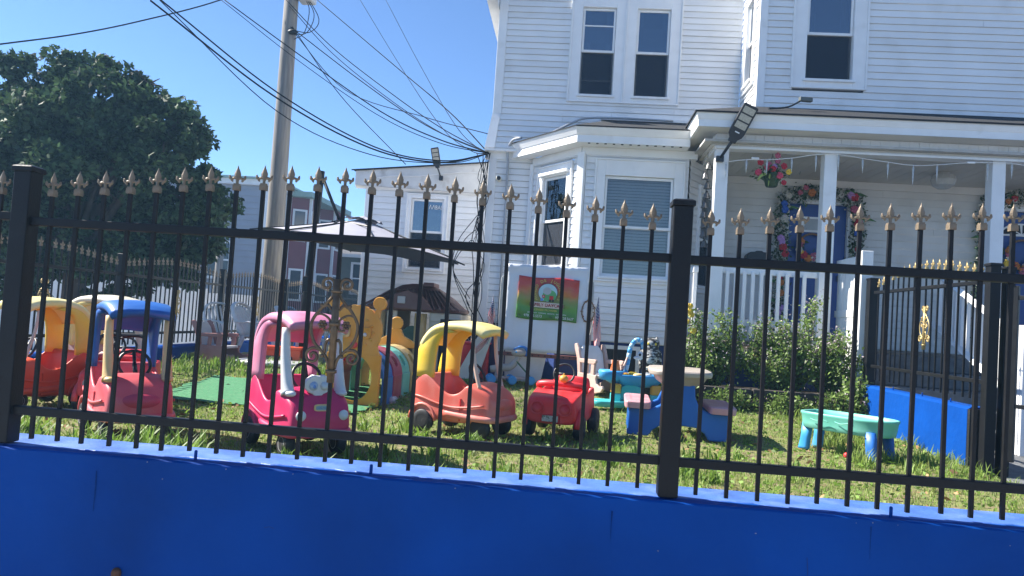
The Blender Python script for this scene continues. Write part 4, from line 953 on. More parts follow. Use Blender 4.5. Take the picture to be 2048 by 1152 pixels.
c1 = copy_tree(c0); c2 = copy_tree(c0)
place(c0, -4.56, 9.95, -38, 'white slatted garden chair behind the brown rocking toy', 1.03)
place(c1, -4.08, 10.0, -8, 'greyish garden chair in the middle of the three white chairs', 1.06)
place(c2, -3.62, 10.35, 15, 'white garden chair mostly hidden by the pink coupe roof', 1.03)

# rocking chairs
def side_profile(t, mt, y, pts, th=.03, nm='side_panel'): return MB().prism(pts, y-th/2, y+th/2).build(nm, mt, t, bev=.008)
def rocker(label, loc, rz, side, seatm, sc=1):
    t = thing('rocking_chair', label, 'rocking chair', (loc[0], loc[1], ground_z(*loc)), R(rz), None, sc)
    for y in (-.17, .17):
        base = [(-.32, .07), (-.30, .03), (-.2, .005), (0, 0), (.2, .005), (.32, .03), (.36, .07), (.34, .10), (.28, .085), (.22, .11), (.20, .16), (.215, .20), (-.20, .20), (-.20, .12), (-.24, .09)]
        o = side_profile(t, side, y, base)
        side_profile(o, side, y+.002, [(-.20, .19), (-.14, .19), (-.16, .34), (-.21, .46), (-.26, .52), (-.31, .51), (-.30, .46), (-.24, .36)], nm='back_upright')
        side_profile(o, side, y-.002, [(-.17, .31), (.15, .31), (.19, .33), (.19, .36), (.14, .365), (-.17, .355)], nm='arm')
        side_profile(o, side, y+.003, [(.08, .19), (.15, .19), (.16, .32), (.09, .32)], nm='arm_post'); side_profile(o, side, y+.0035, [(-.05, .19), (.0, .19), (.01, .32), (-.04, .32)], nm='arm_post')
    MB().bx(-.17, .21, -.155, .155, .165, .20).build('seat', seatm, t, bev=.012)
    b = MB(); b.loft([[(-.15, -.15, .19), (-.15, .15, .19), (-.18, .15, .19), (-.18, -.15, .19)], [(-.22, -.145, .42), (-.22, .145, .42), (-.25, .145, .42), (-.25, -.145, .42)], [(-.25, -.10, .50), (-.25, .10, .50), (-.28, .10, .50), (-.28, -.10, .50)]]); b.build('backrest', seatm, t, bev=.012)
    return t
rocker('rosy brown toddler rocking chair with pale seat on the lawn at left', (-4.42, 9.3), -8, P_brownp, P_grey, .95)
# pink-beige swing seat
P_sw = plast('beige_pink_plastic', (.56, .38, .32), (.60, .48, .43))
sw = rocker('white toddler seat with beige pink rocker sides in front of the banner', (.42, 8.75), -62, P_sw, P_white, 1.05)

# orange toy bench behind the coupe
ob_ = thing('toy_bench', 'orange toy bench behind the garden chairs', 'toy bench', (-3.72, 9.55, ground_z(-3.7, 9.5)), R(8))
MB().prism([(-.30, 0), (-.22, 0), (-.20, .09), (.20, .09), (.22, 0), (.30, 0), (.30, .18), (-.30, .18)], -.12, -.08).build('side_panel', P_orange, ob_, bev=.01); MB().prism([(-.30, 0), (-.22, 0), (-.20, .09), (.20, .09), (.22, 0), (.30, 0), (.30, .18), (-.30, .18)], .08, .12).build('side_panel', P_orange, ob_, bev=.01)
MB().bx(-.32, .32, -.14, .14, .18, .215).build('seat', P_orange, ob_, bev=.012); MB().bx(-.10, .30, .02, .06, .30, .36).build('backrest', P_orange, ob_, bev=.01); MB().bx(-.04, .0, .03, .05, .21, .30).build('support', P_grey, ob_); MB().bx(.20, .24, .03, .05, .21, .30).build('support', P_grey, ob_)

# ------------------------------------------------------------------ banner stand
M_wood = mat('weathered_post', (.42, .42, .40), rough=.85, var=.2, scale=10, stretch=(6, 6, 1), bump=.4, bscale=30)
M_tarp = mat('white_tarpaulin', (.62, .64, .68), rough=.35, var=.04, scale=3, bump=.55, bscale=9)
M_redbeam = mat('red_brown_beam', (.20, .075, .06), rough=.7, var=.2, scale=10)
sg = thing('banner_stand', 'white tarpaulin screen on weathered posts in front of the bay window', 'screen', (0, 0, 0))
gz = ground_z(0, 9.2)
for x in (-.80, .255):
    MB().bx(x-.045, x+.045, 9.16, 9.25, gz-.02, 1.90).build('post', M_wood, sg, bev=.006)
    MB().prism([(x-.045, 1.90), (x+.045, 1.90), (x+.038, 1.96), (x, 1.985), (x-.038, 1.96)], 9.165, 9.245).build('post_top', M_wood, sg, bev=.006)
b = MB(); nx, nz = 28, 22; vs_ = []
for j in range(nz+1):
    for i in range(nx+1):
        u, v = i/nx, j/nz; x = lerp(-.765, .225, u); z = lerp(1.07, 2.125, v)
        y = 9.10+.012*math.sin(u*9+v*3)+.010*math.sin(u*17-v*5)*(1-v)+.006*math.sin(v*30)*(v > .86)+random.uniform(-.002, .002); vs_.append((x, y, z))
b.add(vs_, [(j*(nx+1)+i, j*(nx+1)+i+1, (j+1)*(nx+1)+i+1, (j+1)*(nx+1)+i) for j in range(nz) for i in range(nx)])
tp = b.build('tarpaulin', M_tarp, sg, smooth=True); sm = tp.modifiers.new('t', 'SOLIDIFY'); sm.thickness = .006
MB().bx(-.84, .30, 9.13, 9.17, 1.005, 1.05).build('lower_beam', M_redbeam, sg, bev=.004)
for k in range(14): MB().bx(-.78+k*.075, -.765+k*.075, 9.126, 9.1305, 1.02, 1.035).build('bolt_hole', M_dark, sg)
MB().bx(-.765, .225, 9.125, 9.15, 2.10, 2.13).build('top_bar', M_trim, sg)
# banner
def banner_mat():
    mt = bpy.data.materials.new('banner_print'); mt.use_nodes = True; t = mt.node_tree; N = t.nodes; L = t.links; bs = N['Principled BSDF']
    tc = N.new('ShaderNodeTexCoord'); sx = N.new('ShaderNodeSeparateXYZ'); L.new(tc.outputs['Object'], sx.inputs[0])
    nz_ = N.new('ShaderNodeTexNoise'); nz_.inputs['Scale'].default_value = 5; L.new(tc.outputs['Object'], nz_.inputs['Vector'])
    ad = N.new('ShaderNodeMath'); ad.operation = 'MULTIPLY_ADD'; L.new(nz_.outputs[0], ad.inputs[0]); ad.inputs[1].default_value = .22; L.new(sx.outputs['Z'], ad.inputs[2])
    mr = N.new('ShaderNodeMapRange'); mr.inputs[1].default_value = -.14; mr.inputs[2].default_value = .36; L.new(ad.outputs[0], mr.inputs[0])
    r = N.new('ShaderNodeValToRGB'); e = r.color_ramp.elements; e[0].position = 0; e[0].color = (.05, .18, .03, 1); e[1].position = 1; e[1].color = (.42, .035, .03, 1)
    for p_, c_ in ((.28, (.10, .28, .04, 1)), (.5, (.26, .24, .05, 1)), (.66, (.44, .16, .05, 1)), (.8, (.46, .06, .04, 1))):
        q = e.new(p_); q.color = c_
    L.new(mr.outputs[0], r.inputs[0]); L.new(r.outputs[0], bs.inputs['Base Color']); bs.inputs['Roughness'].default_value = .35
    return mt
bn = thing('banner', 'red to green family daycare banner hung on the white tarpaulin', 'banner', (-.255, 9.07, 1.72), 0)
b = MB(); vs_ = []; nx, nz = 30, 20
for j in range(nz+1):
    for i in range(nx+1):
        u, v = i/nx-.5, j/nz-.5; vs_.append((u*.735+.012*v, .007*math.sin(u*14+v*4)+.005*math.sin(u*5-v*9)+.004*math.sin(v*21+u*3), v*.515-.012*u+.008*math.sin(u*8)))
b.add(vs_, [(j*(nx+1)+i, j*(nx+1)+i+1, (j+1)*(nx+1)+i+1, (j+1)*(nx+1)+i) for j in range(nz) for i in range(nx)])
sh = b.build('printed_sheet', banner_mat(), bn, smooth=True); sm = sh.modifiers.new('t', 'SOLIDIFY'); sm.thickness = .002
I_blk = mat('ink_black', (.02, .02, .02)); I_wht = mat('ink_white', (.75, .75, .75)); I_red = mat('ink_red', (.45, .02, .02)); I_yel = mat('ink_yellow', (.65, .55, .12)); I_grn = mat('ink_green', (.10, .36, .12)); I_blu = mat('ink_blue', (.10, .25, .55)); I_gry = mat('ink_grey', (.42, .44, .44))
FYB = -.022
arc = 'MUNDO DE JUGUETES'
for k, ch in enumerate(arc):
    if ch == ' ': continue
    a = lerp(R(212), R(-32), k/(len(arc)-1)); o = text_part('arc_letter', ch, .052, I_yel, bn, (.155*math.cos(a), FYB, .075+.148*math.sin(a)), (R(90), -(a-math.pi/2), 0))
    o2 = text_part('arc_letter_shadow', ch, .058, I_blk, bn, (.155*math.cos(a)+.001, FYB+.002, .074+.148*math.sin(a)), (R(90), -(a-math.pi/2), 0))
def disc(nm, cx, cz, rx, rz_, m_, y, par=bn): return MB().prism([(cx+rx*math.cos(2*math.pi*k/28), cz+rz_*math.sin(2*math.pi*k/28)) for k in range(28)], y, y+.001).build(nm, m_, par)
disc('emblem_disc', 0, .075, .118, .112, I_blk, FYB+.002); disc('emblem_sky', 0, .075, .113, .107, mat('ink_sky', (.40, .58, .62)), FYB+.0005); disc('emblem_meadow', .02, .04, .085, .07, I_grn, FYB-.0008)
disc('emblem_cloud', -.01, .095, .05, .045, I_gry, FYB-.002)
for x, z, m_, s in ((-.05, .028, I_red, .034), (-.07, -.012, I_blu, .030), (-.03, -.015, I_grn, .030), (.045, .012, I_red, .05)): MB().bx(x-s/2, x+s/2, FYB-.0045, FYB-.0035, z-s/2, z+s/2).build('emblem_block', m_, bn)
for x, ch in ((-.05, 'A'), ): text_part('block_letter', ch, .028, I_wht, bn, (x, FYB-.0055, .028))
disc('emblem_wheel', .03, -.02, .014, .014, I_blk, FYB-.006); disc('emblem_wheel', .065, -.02, .014, .014, I_blk, FYB-.006)
slab_ = MB().prism([(-.20, -.105), (.19, -.115), (.20, -.08), (.19, -.05), (-.20, -.04), (-.21, -.07)], FYB-.004, FYB-.003).build('name_strip', mat('ink_cream', (.62, .52, .42)), bn)
text_part('name_lettering', 'FAMILY DAYCARE', .052, I_red, bn, (-.005, FYB-.007, -.078), (R(90), R(1.5), 0), sx=.98); text_part('name_outline', 'FAMILY DAYCARE', .056, I_blk, bn, (-.003, FYB-.0055, -.080), (R(90), R(1.5), 0), sx=.955)
text_part('subtitle', 'LICENSED PROVIDER', .032, I_yel, bn, (-.03, FYB-.002, -.138), (R(90), R(1.5), 0)); text_part('detail_line', 'EDUCACION   INTEGRAL   INFANTIL   RECREACION', .020, I_wht, bn, (0, FYB-.002, -.178), (R(90), R(1.5), 0))
for x, s_ in ((-.19, '978.555.5573'), (.19, '978.328.5627')):
    text_part('phone_number', s_, .044, I_wht, bn, (x+.025, FYB-.003, -.219-x*.03), (R(90), R(1.5), 0), sx=.92); text_part('phone_word', 'TEL.', .030, I_blk, bn, (x-.135, FYB-.003, -.216-x*.03), (R(90), R(1.5), 0))
# boards leaning under the stand
lb = tag(MB().prism([(-.72, 0), (-.30, 0), (-.26, .05), (-.20, .42), (-.73, .45)], 9.30, 9.33).build('white_board', P_white, bev=.01, loc=(-.02, 0, gz)), 'white board standing under the banner stand', 'board')
lb2 = tag(MB().bx(-.02, .24, 0, .03, 0, .40).build('navy_bin_panel', P_navy, bev=.01, loc=(-.12, 9.36, gz)), 'dark navy storage panel under the banner stand', 'panel')
lb3 = tag(MB().add([(-.28, 0, .0), (.0, 0, 0), (.14, .1, .52), (-.02, .1, .56), (-.28, .03, 0), (0, .03, 0), (.14, .13, .52), (-.02, .13, .56)], [(0,1,2,3),(4,7,6,5),(0,4,5,1),(1,5,6,2),(2,6,7,3),(3,7,4,0)]).build('slide_panel', P_ivory, bev=.008, loc=(-1.05, 9.1, gz)), 'pale leaning slide panel left of the banner stand', 'panel')
lt = thing('lattice_panel', 'dark lattice panel behind the coral coupe', 'lattice', (-1.35, 9.9, ground_z(-1.3, 9.9)))
for k in range(6):
    MB().tube([(-.3+k*.1, 0, .35), (-.05+k*.1, 0, .62)], [(.012, .006)]*2, n=4).build('slat', P_grey, lt); MB().tube([(-.05+k*.1, .014, .35), (-.3+k*.1, .014, .62)], [(.012, .006)]*2, n=4).build('slat', P_grey, lt)
MB().bx(-.34, .5, .03, .05, 0, .7).build('backing', M_dark, lt)
tag(MB().bx(-.16, .16, -.12, .12, 0, .42).bx(-.18, .18, -.14, .14, .42, .45).build('storage_bin', P_brred, bev=.015, loc=(-1.12, 9.35, gz)), 'red storage bin behind the coral coupe', 'bin')
tag(MB().bx(-.14, .20, -.12, .12, 0, .62).build('storage_box', P_navy, bev=.015, loc=(-.95, 9.62, gz)), 'navy blue storage box behind the coral coupe', 'box')
# flags
def flag_mat():
    mt = bpy.data.materials.new('flag_print'); mt.use_nodes = True; t = mt.node_tree; N = t.nodes; L = t.links; bs = N['Principled BSDF']
    uv = N.new('ShaderNodeUVMap'); sx = N.new('ShaderNodeSeparateXYZ'); L.new(uv.outputs[0], sx.inputs[0])
    def mth(op, a, b_=None, c_=None):
        q = N.new('ShaderNodeMath'); q.operation = op
        for i, z in enumerate((a, b_, c_)):
            if z is None: continue
            if isinstance(z, (int, float)): q.inputs[i].default_value = z
            else: L.new(z, q.inputs[i])
        return q.outputs[0]
    st = mth('GREATER_THAN', mth('FRACT', mth('MULTIPLY', sx.outputs[1], 6.5)), .5)
    mx = N.new('ShaderNodeMix'); mx.data_type = 'RGBA'; L.new(st, mx.inputs['Factor']); mx.inputs[6].default_value = (.60, .06, .06, 1); mx.inputs[7].default_value = (.74, .70, .68, 1)
    can = mth('MULTIPLY', mth('LESS_THAN', sx.outputs[0], .4), mth('GREATER_THAN', sx.outputs[1], .46))
    vx = mth('SUBTRACT', mth('FRACT', mth('MULTIPLY', sx.outputs[0], 15)), .5); vy = mth('SUBTRACT', mth('FRACT', mth('MULTIPLY', sx.outputs[1], 9.2)), .5)
    star = mth('LESS_THAN', mth('ADD', mth('MULTIPLY', vx, vx), mth('MULTIPLY', vy, vy)), .07)
    m2 = N.new('ShaderNodeMix'); m2.data_type = 'RGBA'; L.new(star, m2.inputs['Factor']); m2.inputs[6].default_value = (.03, .04, .14, 1); m2.inputs[7].default_value = (.75, .75, .75, 1)
    m3 = N.new('ShaderNodeMix'); m3.data_type = 'RGBA'; L.new(can, m3.inputs['Factor']); L.new(mx.outputs[2], m3.inputs[6]); L.new(m2.outputs[2], m3.inputs[7])
    L.new(m3.outputs[2], bs.inputs['Base Color']); bs.inputs['Roughness'].default_value = .7
    return mt
FLM = flag_mat()
def flag(label, base, tip, w_, h, droop):
    """stick from base to tip, cloth hangs from the upper half of the stick"""
    t = thing('small_flag', label, 'flag', base); v = Vector(tip)-Vector(base)
    MB().tube([(0, 0, 0), v], .006, n=6).build('stick', M_wood, t)
    nx, nz = 14, 10; me = bpy.data.meshes.new('cloth'); vs_, uvs = [], []
    for j in range(nz+1):
        for i in range(nx+1):
            a, c = i/nx, j/nz; p = v*lerp(.45, 1.0, c)+Vector(droop)*a; p += Vector((0, -.02*math.sin(a*8+c*3)-.012*math.sin(c*9), -.02*math.sin(a*5))); vs_.append(p); uvs.append((a, c))
    fs = [(j*(nx+1)+i, j*(nx+1)+i+1, (j+1)*(nx+1)+i+1, (j+1)*(nx+1)+i) for j in range(nz) for i in range(nx)]
    me.from_pydata([tuple(p) for p in vs_], [], fs); ul = me.uv_layers.new(name='UVMap')
    for lp in me.loops: ul.data[lp.index].uv = uvs[lp.vertex_index]
    o = ob('cloth', me, FLM, t, smooth=True); sm = o.modifiers.new('t', 'SOLIDIFY'); sm.thickness = .002
flag('small stars and stripes flag drooping from the right banner post', (.27, 9.14, 1.25), (.36, 9.06, 1.78), .4, .2, (.05, -.02, -.52))
flag('small stars and stripes flag drooping left of the banner stand', (-.86, 9.18, 1.3), (-.92, 9.10, 1.72), .4, .2, (-.05, -.02, -.30))
flag('faded striped flag hanging low behind the coral coupe roof', (-.98, 9.2, 1.1), (-.86, 9.05, 1.36), .4, .2, (-.22, -.02, -.30))
# rustic wreath on the right post
wv = MB(); P = [(.075*math.cos(k*math.pi/10), .0, .13*math.sin(k*math.pi/10)) for k in range(21)]
wv.tube(P, .008, n=6, cap=False)
for k in range(60):
    a = random.uniform(0, 6.28); wv.ball((.075*math.cos(a)+random.uniform(-.015, .015), random.uniform(-.015, .015), .13*math.sin(a)+random.uniform(-.015, .015)), random.uniform(.004, .010), 6, 4)
tag(wv.build('twig_wreath', mat('twig_brown', (.22, .12, .06), rough=.8, var=.4, scale=40), loc=(.24, 9.08, 1.60)), 'brown twig wreath on the right banner post', 'wreath')

# ------------------------------------------------------------------ activity table
at = thing('activity_table', 'blue toddler activity table with striped hook arm and teal foot trays', 'toy table', (.72, 8.0, ground_z(.7, 8.0)), R(6))
slab(MB(), 0, 0, [(.20, .20, .14), (.24, .28, .19), (.30, .33, .22), (.325, .335, .225), (.32, .31, .20)], e=2.6, n_=28).build('table_top', P_sky, at, smooth=True)
slab(MB(), -.24, -.10, [(.26, .12, .10), (.34, .14, .12), (.36, .13, .11), (.345, .10, .08)], e=2.4).build('side_tray', P_sky, at, smooth=True)
MB().prism([(-.16, .06), (.10, .06), (.06, .20), (-.05, .24), (-.14, .20)], -.16, -.12).build('side_bracket', P_cyan, at, bev=.01)
for x, y in ((-.20, -.16), (-.06, .12), (.22, -.12)):
    MB().bx(x-.05, x+.05, y-.05, y+.05, .0, .13).build('leg_base', P_cyan, at, bev=.012); MB().bx(x-.048, x+.048, y-.048, y+.048, .13, .23).build('leg_block', P_amber, at, bev=.012)
for x, y in ((-.28, -.26), (.30, -.18)): slab(MB(), x, y, [(0, .16, .10), (.05, .17, .11), (.065, .165, .105), (.04, .14, .08)], e=2.6).build('foot_tray', P_cyan, at, smooth=True)
P = spline([(-.09, -.02, .31), (-.065, -.02, .45), (-.045, -.02, .60), (.01, -.02, .685), (.07, -.02, .67), (.095, -.02, .60)], 5)
stripe = plast('pale_blue_stripe', (.42, .62, .74))
for k in range(0, len(P)-1, 2): MB().tube(P[k:k+3], .024, n=10).build('hook_arm_ring', (stripe if (k//2) % 2 else P_sky), at, smooth=True)
MB().ball((.06, -.03, .53), (.035, .03, .04), 12, 8).ball((.04, -.03, .50), (.05, .03, .022), 12, 8).build('hanging_toy', P_white, at, smooth=True); MB().ball((.05, -.06, .535), (.014, .008, .016), 8, 6).build('hanging_toy_face', M_blkp, at, smooth=True)
MB().lathe([(.05, .34), (.055, .36), (.035, .45), (.045, .46)], c=(-.20, -.06, 0), n=12).build('orange_cup', plast('orange_plastic', (.70, .17, .04)), at, smooth=True)
MB().tube([(-.13, -.04, .33), (-.10, -.04, .42), (-.075, -.04, .50)], [.012, .013, .010], n=7).build('figure_arm', P_sw, at, smooth=True)
for x, y, m_ in ((-.12, -.16, P_amber), (.02, -.17, P_cream), (.0, .0, P_yel), (.16, .05, P_white), (.12, -.12, P_white)): slab(MB(), x, y, [(.31, .05, .045), (.335, .048, .043), (.345, .03, .03)], e=2.2).build('play_button', m_, at, smooth=True)
P = [(.16+.05*math.cos(k*math.pi/8), .02, .34+.06*math.sin(k*math.pi/8)) for k in range(9)]; MB().tube(P, .014, n=7).build('handle_loop', P_ivory, at, smooth=True)

# owl decoy
M_owl = mat('owl_feathers', (.02, .02, .02), rough=.6, var=.2, scale=30, col2=(.36, .36, .34), thr=(.50, .56), stretch=(1, 1, 1.6))
M_owlb = mat('owl_breast', (.50, .50, .47), rough=.6, var=.1, scale=26, col2=(.03, .03, .03), thr=(.50, .56), stretch=(1, 1, 2.2))
ow = thing('owl_decoy', 'black and white plastic owl decoy standing by the bush', 'owl figure', (.95, 8.52, .89))
MB().lathe([(.0, 0), (.075, 0), (.08, .03), (.07, .06), (.10, .14), (.115, .24), (.10, .31), (.085, .335), (.095, .38), (.09, .42), (.05, .445), (0, .45)], n=20).build('body', M_owl, ow, smooth=True)
MB().ball((0, -.065, .22), (.075, .055, .085), 14, 10).build('breast', M_owlb, ow, smooth=True)
for s in (-1, 1):
    MB().lathe([(.028, 0), (.018, .02), (0, .05)], c=(s*.06, 0, .425), n=8).build('ear_tuft', M_owl, ow); MB().ball((s*.038, -.082, .385), (.016, .01, .016), 10, 6).build('eye', P_yel, ow, smooth=True)
    MB().ball((s*.105, .0, .20), (.025, .07, .12), 10, 8).build('wing', M_owl, ow, smooth=True)
MB().ball((0, -.095, .36), (.009, .014, .016), 8, 6).build('beak', M_blkp, ow, smooth=True)
du = thing('toy_duck', 'tiny yellow and green toy on the planter edge beside the owl', 'toy', (1.17, 8.36, .872))
MB().ball((0, 0, .05), (.05, .04, .05), 12, 8).build('base', P_cyan, du, smooth=True); MB().ball((0, 0, .11), (.045, .035, .035), 12, 8).build('body', P_green, du, smooth=True); MB().ball((.0, -.005, .175), (.04, .035, .042), 12, 8).build('head', P_yel, du, smooth=True)

# grey animal ride toy with blue crest
an = thing('animal_ride_toy', 'grey headed animal ride toy with blue crest and blue wheels under the banner', 'ride toy', (-.70, 8.95, ground_z(-.7, 8.85)), R(15), None, .82)
b = MB(); b.tube(spline([(-.22, 0, .20), (-.08, 0, .23), (.06, 0, .24), (.14, 0, .32), (.18, 0, .40)], 4), [.05]*4+[.055]*4+[.05]*4+[.04]*5, n=12); b.build('body', P_taupe, an, smooth=True)
MB().ball((.18, 0, .45), (.11, .065, .055), 14, 10).build('head', P_taupe, an, smooth=True)
MB().tube(spline([(.10, 0, .50), (.18, 0, .54), (.27, 0, .535), (.31, 0, .47), (.28, 0, .42)], 4), [.012]*4+[.02]*4+[.022]*4+[.02]*5, n=8).build('crest', P_cblue, an, smooth=True)
MB().ball((.13, -.07, .47), (.014, .01, .018), 8, 6).build('eye', P_sky, an, smooth=True)
MB().tube([(.15, 0, .34), (.38, -.05, .10)], [(.05, .012), (.045, .012)], n=6).build('green_strut', mat('dark_green_plastic', (.02, .13, .06), rough=.4), an)
for x, y in ((-.22, -.13), (.08, -.15), (.36, -.12), (-.2, .13), (.1, .15)): wheel(an, x, y, .065, .05, tyre=P_sky, hub=P_sky)
MB().bx(-.24, .38, -.10, .10, .075, .105).build('axle_frame', P_sw, an, bev=.01)
# ------------------------------------------------------------------ porch decorations
def blob_flower(name, n_pet, r_, mt):
    b = MB()
    for k in range(n_pet):
        a = 2*math.pi*k/n_pet; b.ball((.55*r_*math.cos(a), -.15*r_*(k % 2), .55*r_*math.sin(a)), (.5*r_, .35*r_, .5*r_), 6, 4)
    b.ball((0, -.25*r_, 0), (.35*r_, .3*r_, .35*r_), 6, 4); me = b.mesh(name); me.materials.append(mt); return me
FC = {'red': (.42, .015, .03), 'pink': (.45, .10, .17), 'orange': (.52, .17, .03), 'yellow': (.75, .50, .04), 'blue': (.03, .12, .50), 'white': (.52, .50, .45), 'lilac': (.45, .25, .55), 'rose': (.62, .06, .12)}
FM = {k: blob_flower('flower_'+k, 6, 1.0, mat('petal_'+k, v, rough=.6, var=.25, scale=8)) for k, v in FC.items()}
M_leafd = mat('garland_leaf', (.035, .085, .03), rough=.55, var=.5, island=True)
def leaf_cloud(pts, size, name, mt, parent=None, lobes=1, jitter=.4, flat=0.0, seed=1):
    r_ = np.random.default_rng(seed); n_ = len(pts); pts = np.asarray(pts, float)
    s = size*(1+jitter*(r_.random(n_)-.5)*2)
    d = r_.normal(size=(n_, 3)); d[:, 2] *= (1-flat); d /= np.linalg.norm(d, axis=1)[:, None]
    e = np.cross(d, r_.normal(size=(n_, 3))); e /= np.linalg.norm(e, axis=1)[:, None]; nn = np.cross(d, e)
    V, F = [], []
    for L_ in range(lobes):
        a = 0 if lobes == 1 else (L_/lobes-.33)*2.2
        dd = d*math.cos(a)+e*math.sin(a); ee = -d*math.sin(a)+e*math.cos(a)
        v = np.stack([pts, pts+dd*(s*.5)[:, None]+ee*(s*.26)[:, None]+nn*(s*.06)[:, None], pts+dd*s[:, None], pts+dd*(s*.5)[:, None]-ee*(s*.26)[:, None]+nn*(s*.06)[:, None]], 1)
        V.append(v)
    V = np.concatenate(V, 1) if lobes > 1 else V[0]
    k = V.shape[1]; V = V.reshape(-1, 3); nf = n_*lobes
    me = bpy.data.meshes.new(name); me.vertices.add(len(V)); me.vertices.foreach_set('co', V.ravel())
    me.loops.add(nf*4); me.loops.foreach_set('vertex_index', np.arange(nf*4)); me.polygons.add(nf); me.polygons.foreach_set('loop_start', np.arange(nf)*4); me.update(calc_edges=True)
    return ob(name, me, mt, parent)
def garland(label, path, y, seed, n_fl, cols, rmax=.055):
    random.seed(seed); t = thing('flower_garland', label, 'garland', (path[0][0], y, path[0][1])); o = Vector((path[0][0], y, path[0][1]))
    P = [Vector((x, y, z))-o for x, z in path]; L_ = [0]
    for a, b in zip(P[:-1], P[1:]): L_.append(L_[-1]+(b-a).length)
    def at_(s):
        for i in range(len(P)-1):
            if s <= L_[i+1]: return P[i].lerp(P[i+1], (s-L_[i])/(L_[i+1]-L_[i]))
        return P[-1]
    MB().tube(P, .012, n=5).build('vine', M_leafd, t)
    pts = []
    for k in range(2600):
        q = at_(random.random()*L_[-1]); pts.append((q.x+random.gauss(0, .05), q.y-abs(random.gauss(0, .02)), q.z+random.gauss(0, .05)))
    leaf_cloud(pts, .06, 'leaves', M_leafd, t, seed=seed)
    pts2 = [(at_(random.random()*L_[-1])+Vector((random.gauss(0, .05), -.03, random.gauss(0, .05)))) for _ in range(2200)]
    leaf_cloud([tuple(p) for p in pts2], .05, 'pale_filler_blooms', mat('filler_bloom', (.55, .54, .47), rough=.7, var=.2), t, seed=seed+5)
    for k in range(n_fl):
        q = at_((k+random.uniform(.1, .9))/n_fl*L_[-1]); c = random.choice(cols); r_ = random.uniform(.6, 1)*rmax
        inst('flower', FM[c], t, (q.x+random.gauss(0, .03), q.y-.05, q.z+random.gauss(0, .03)), (0, random.uniform(0, 6), 0), r_)
    for k in range(7):
        q = at_(random.random()*L_[-1]); s = random.choice((-1, 1)); MB().tube(spline([q, q+Vector((s*.10, -.05, .05)), q+Vector((s*.22, -.07, .02))], 3), [(.002, .004), (.004, .02), (.004, .024), (.004, .024), (.004, .02), (.003, .012), (.002, .003)], n=6).build('long_leaf', mat('long_green_leaf', (.05, .15, .03), rough=.5, var=.2), t)
    random.seed(seed+100); return t
GC = ['red', 'pink', 'orange', 'blue', 'white', 'red', 'white', 'white', 'lilac']
garland('flower garland framing the left blue porch door', [(2.96, 1.5), (2.94, 3.1), (2.96, 3.42), (3.2, 3.50), (3.7, 3.50), (3.95, 3.44), (3.99, 3.1), (3.97, 2.5)], 10.84, 3, 34, GC, .062)
garland('flower garland framing the right porch door', [(5.72, 1.55), (5.70, 3.2), (5.74, 3.52), (6.1, 3.58), (6.7, 3.56)], 10.84, 4, 28, GC, .062)
def wreath(label, x, z, r_, seed):
    random.seed(seed); t = thing('flower_wreath', label, 'wreath', (x, 10.88, z))
    MB().tube([(r_*math.cos(k*math.pi/12), -.01, r_*math.sin(k*math.pi/12)) for k in range(25)], .016, n=6, cap=False).build('twig_ring', MATS['twig_brown'], t, smooth=True)
    for k in range(12):
        a = lerp(R(170), R(330), k/11) ; inst('flower', FM[['orange', 'pink', 'white', 'yellow', 'red', 'orange'][k % 6]], t, (r_*math.cos(a)+random.gauss(0, .02), -.05, r_*math.sin(a)+random.gauss(0, .02)), (0, random.uniform(0, 6), 0), random.uniform(.045, .065))
    leaf_cloud([(r_*math.cos(a)+random.gauss(0, .03), -.04, r_*math.sin(a)+random.gauss(0, .03)) for a in [random.uniform(R(160), R(340)) for _ in range(120)]], .06, 'leaves', M_leafd, t, seed=seed)
wreath('flower wreath on the left blue porch door', 3.38, 2.75, .18, 21); wreath('twig and flower wreath on the right porch door', 6.22, 2.80, .20, 22)
# hanging basket
hb = thing('hanging_basket', 'hanging green basket of red and yellow artificial flowers under the porch ceiling', 'flower basket', (2.37, 9.28, 3.26), 0, None, .8)
MB().lathe([(.0, 0), (.075, 0), (.09, .02), (.125, .17), (.135, .18), (.125, .185), (.0, .16)], n=18).build('pot', mat('dark_green_pot', (.03, .06, .025), rough=.5), hb, smooth=True)
for a in (0, 2.1, 4.2): MB().tube([(.12*math.cos(a), .12*math.sin(a), .18), (0, 0, .50)], .003, n=4).build('hanger_wire', M_black, hb)
MB().tube([(0, 0, .50), (0, 0, .548)], .006, n=5).build('hook', M_black, hb)
random.seed(5)
for k, (x, z, c, r_) in enumerate([(-.20, .35, 'red', .06), (-.22, .20, 'rose', .065), (-.09, .28, 'rose', .065), (-.02, .25, 'red', .06), (-.06, .33, 'pink', .05), (.06, .38, 'pink', .05), (.05, .46, 'pink', .055), (.09, .16, 'rose', .065), (.14, .30, 'red', .06), (.22, .22, 'yellow', .055), (.02, .30, 'lilac', .05), (.16, .06, 'red', .05), (-.12, .22, 'white', .035)]):
    inst('flower', FM[c], hb, (x, -.10+random.uniform(-.03, .03), z), (0, random.uniform(0, 6), 0), r_*.85)
leaf_cloud([(random.gauss(0, .11), random.gauss(0, .08), .20+random.gauss(0, .05)) for _ in range(260)], .07, 'leaves', M_leafd, hb, seed=9)
for s, z in ((-.24, .05), (-.08, -.02)): MB().tube(spline([(s*.4, -.1, .18), (s*.8, -.13, .14), (s, -.14, z)], 3), [(.003, .01), (.003, .02), (.003, .024), (.003, .024), (.003, .02), (.003, .014), (.002, .004)], n=6).build('trailing_leaf', mat('lime_leaf', (.28, .36, .08), rough=.5), hb)
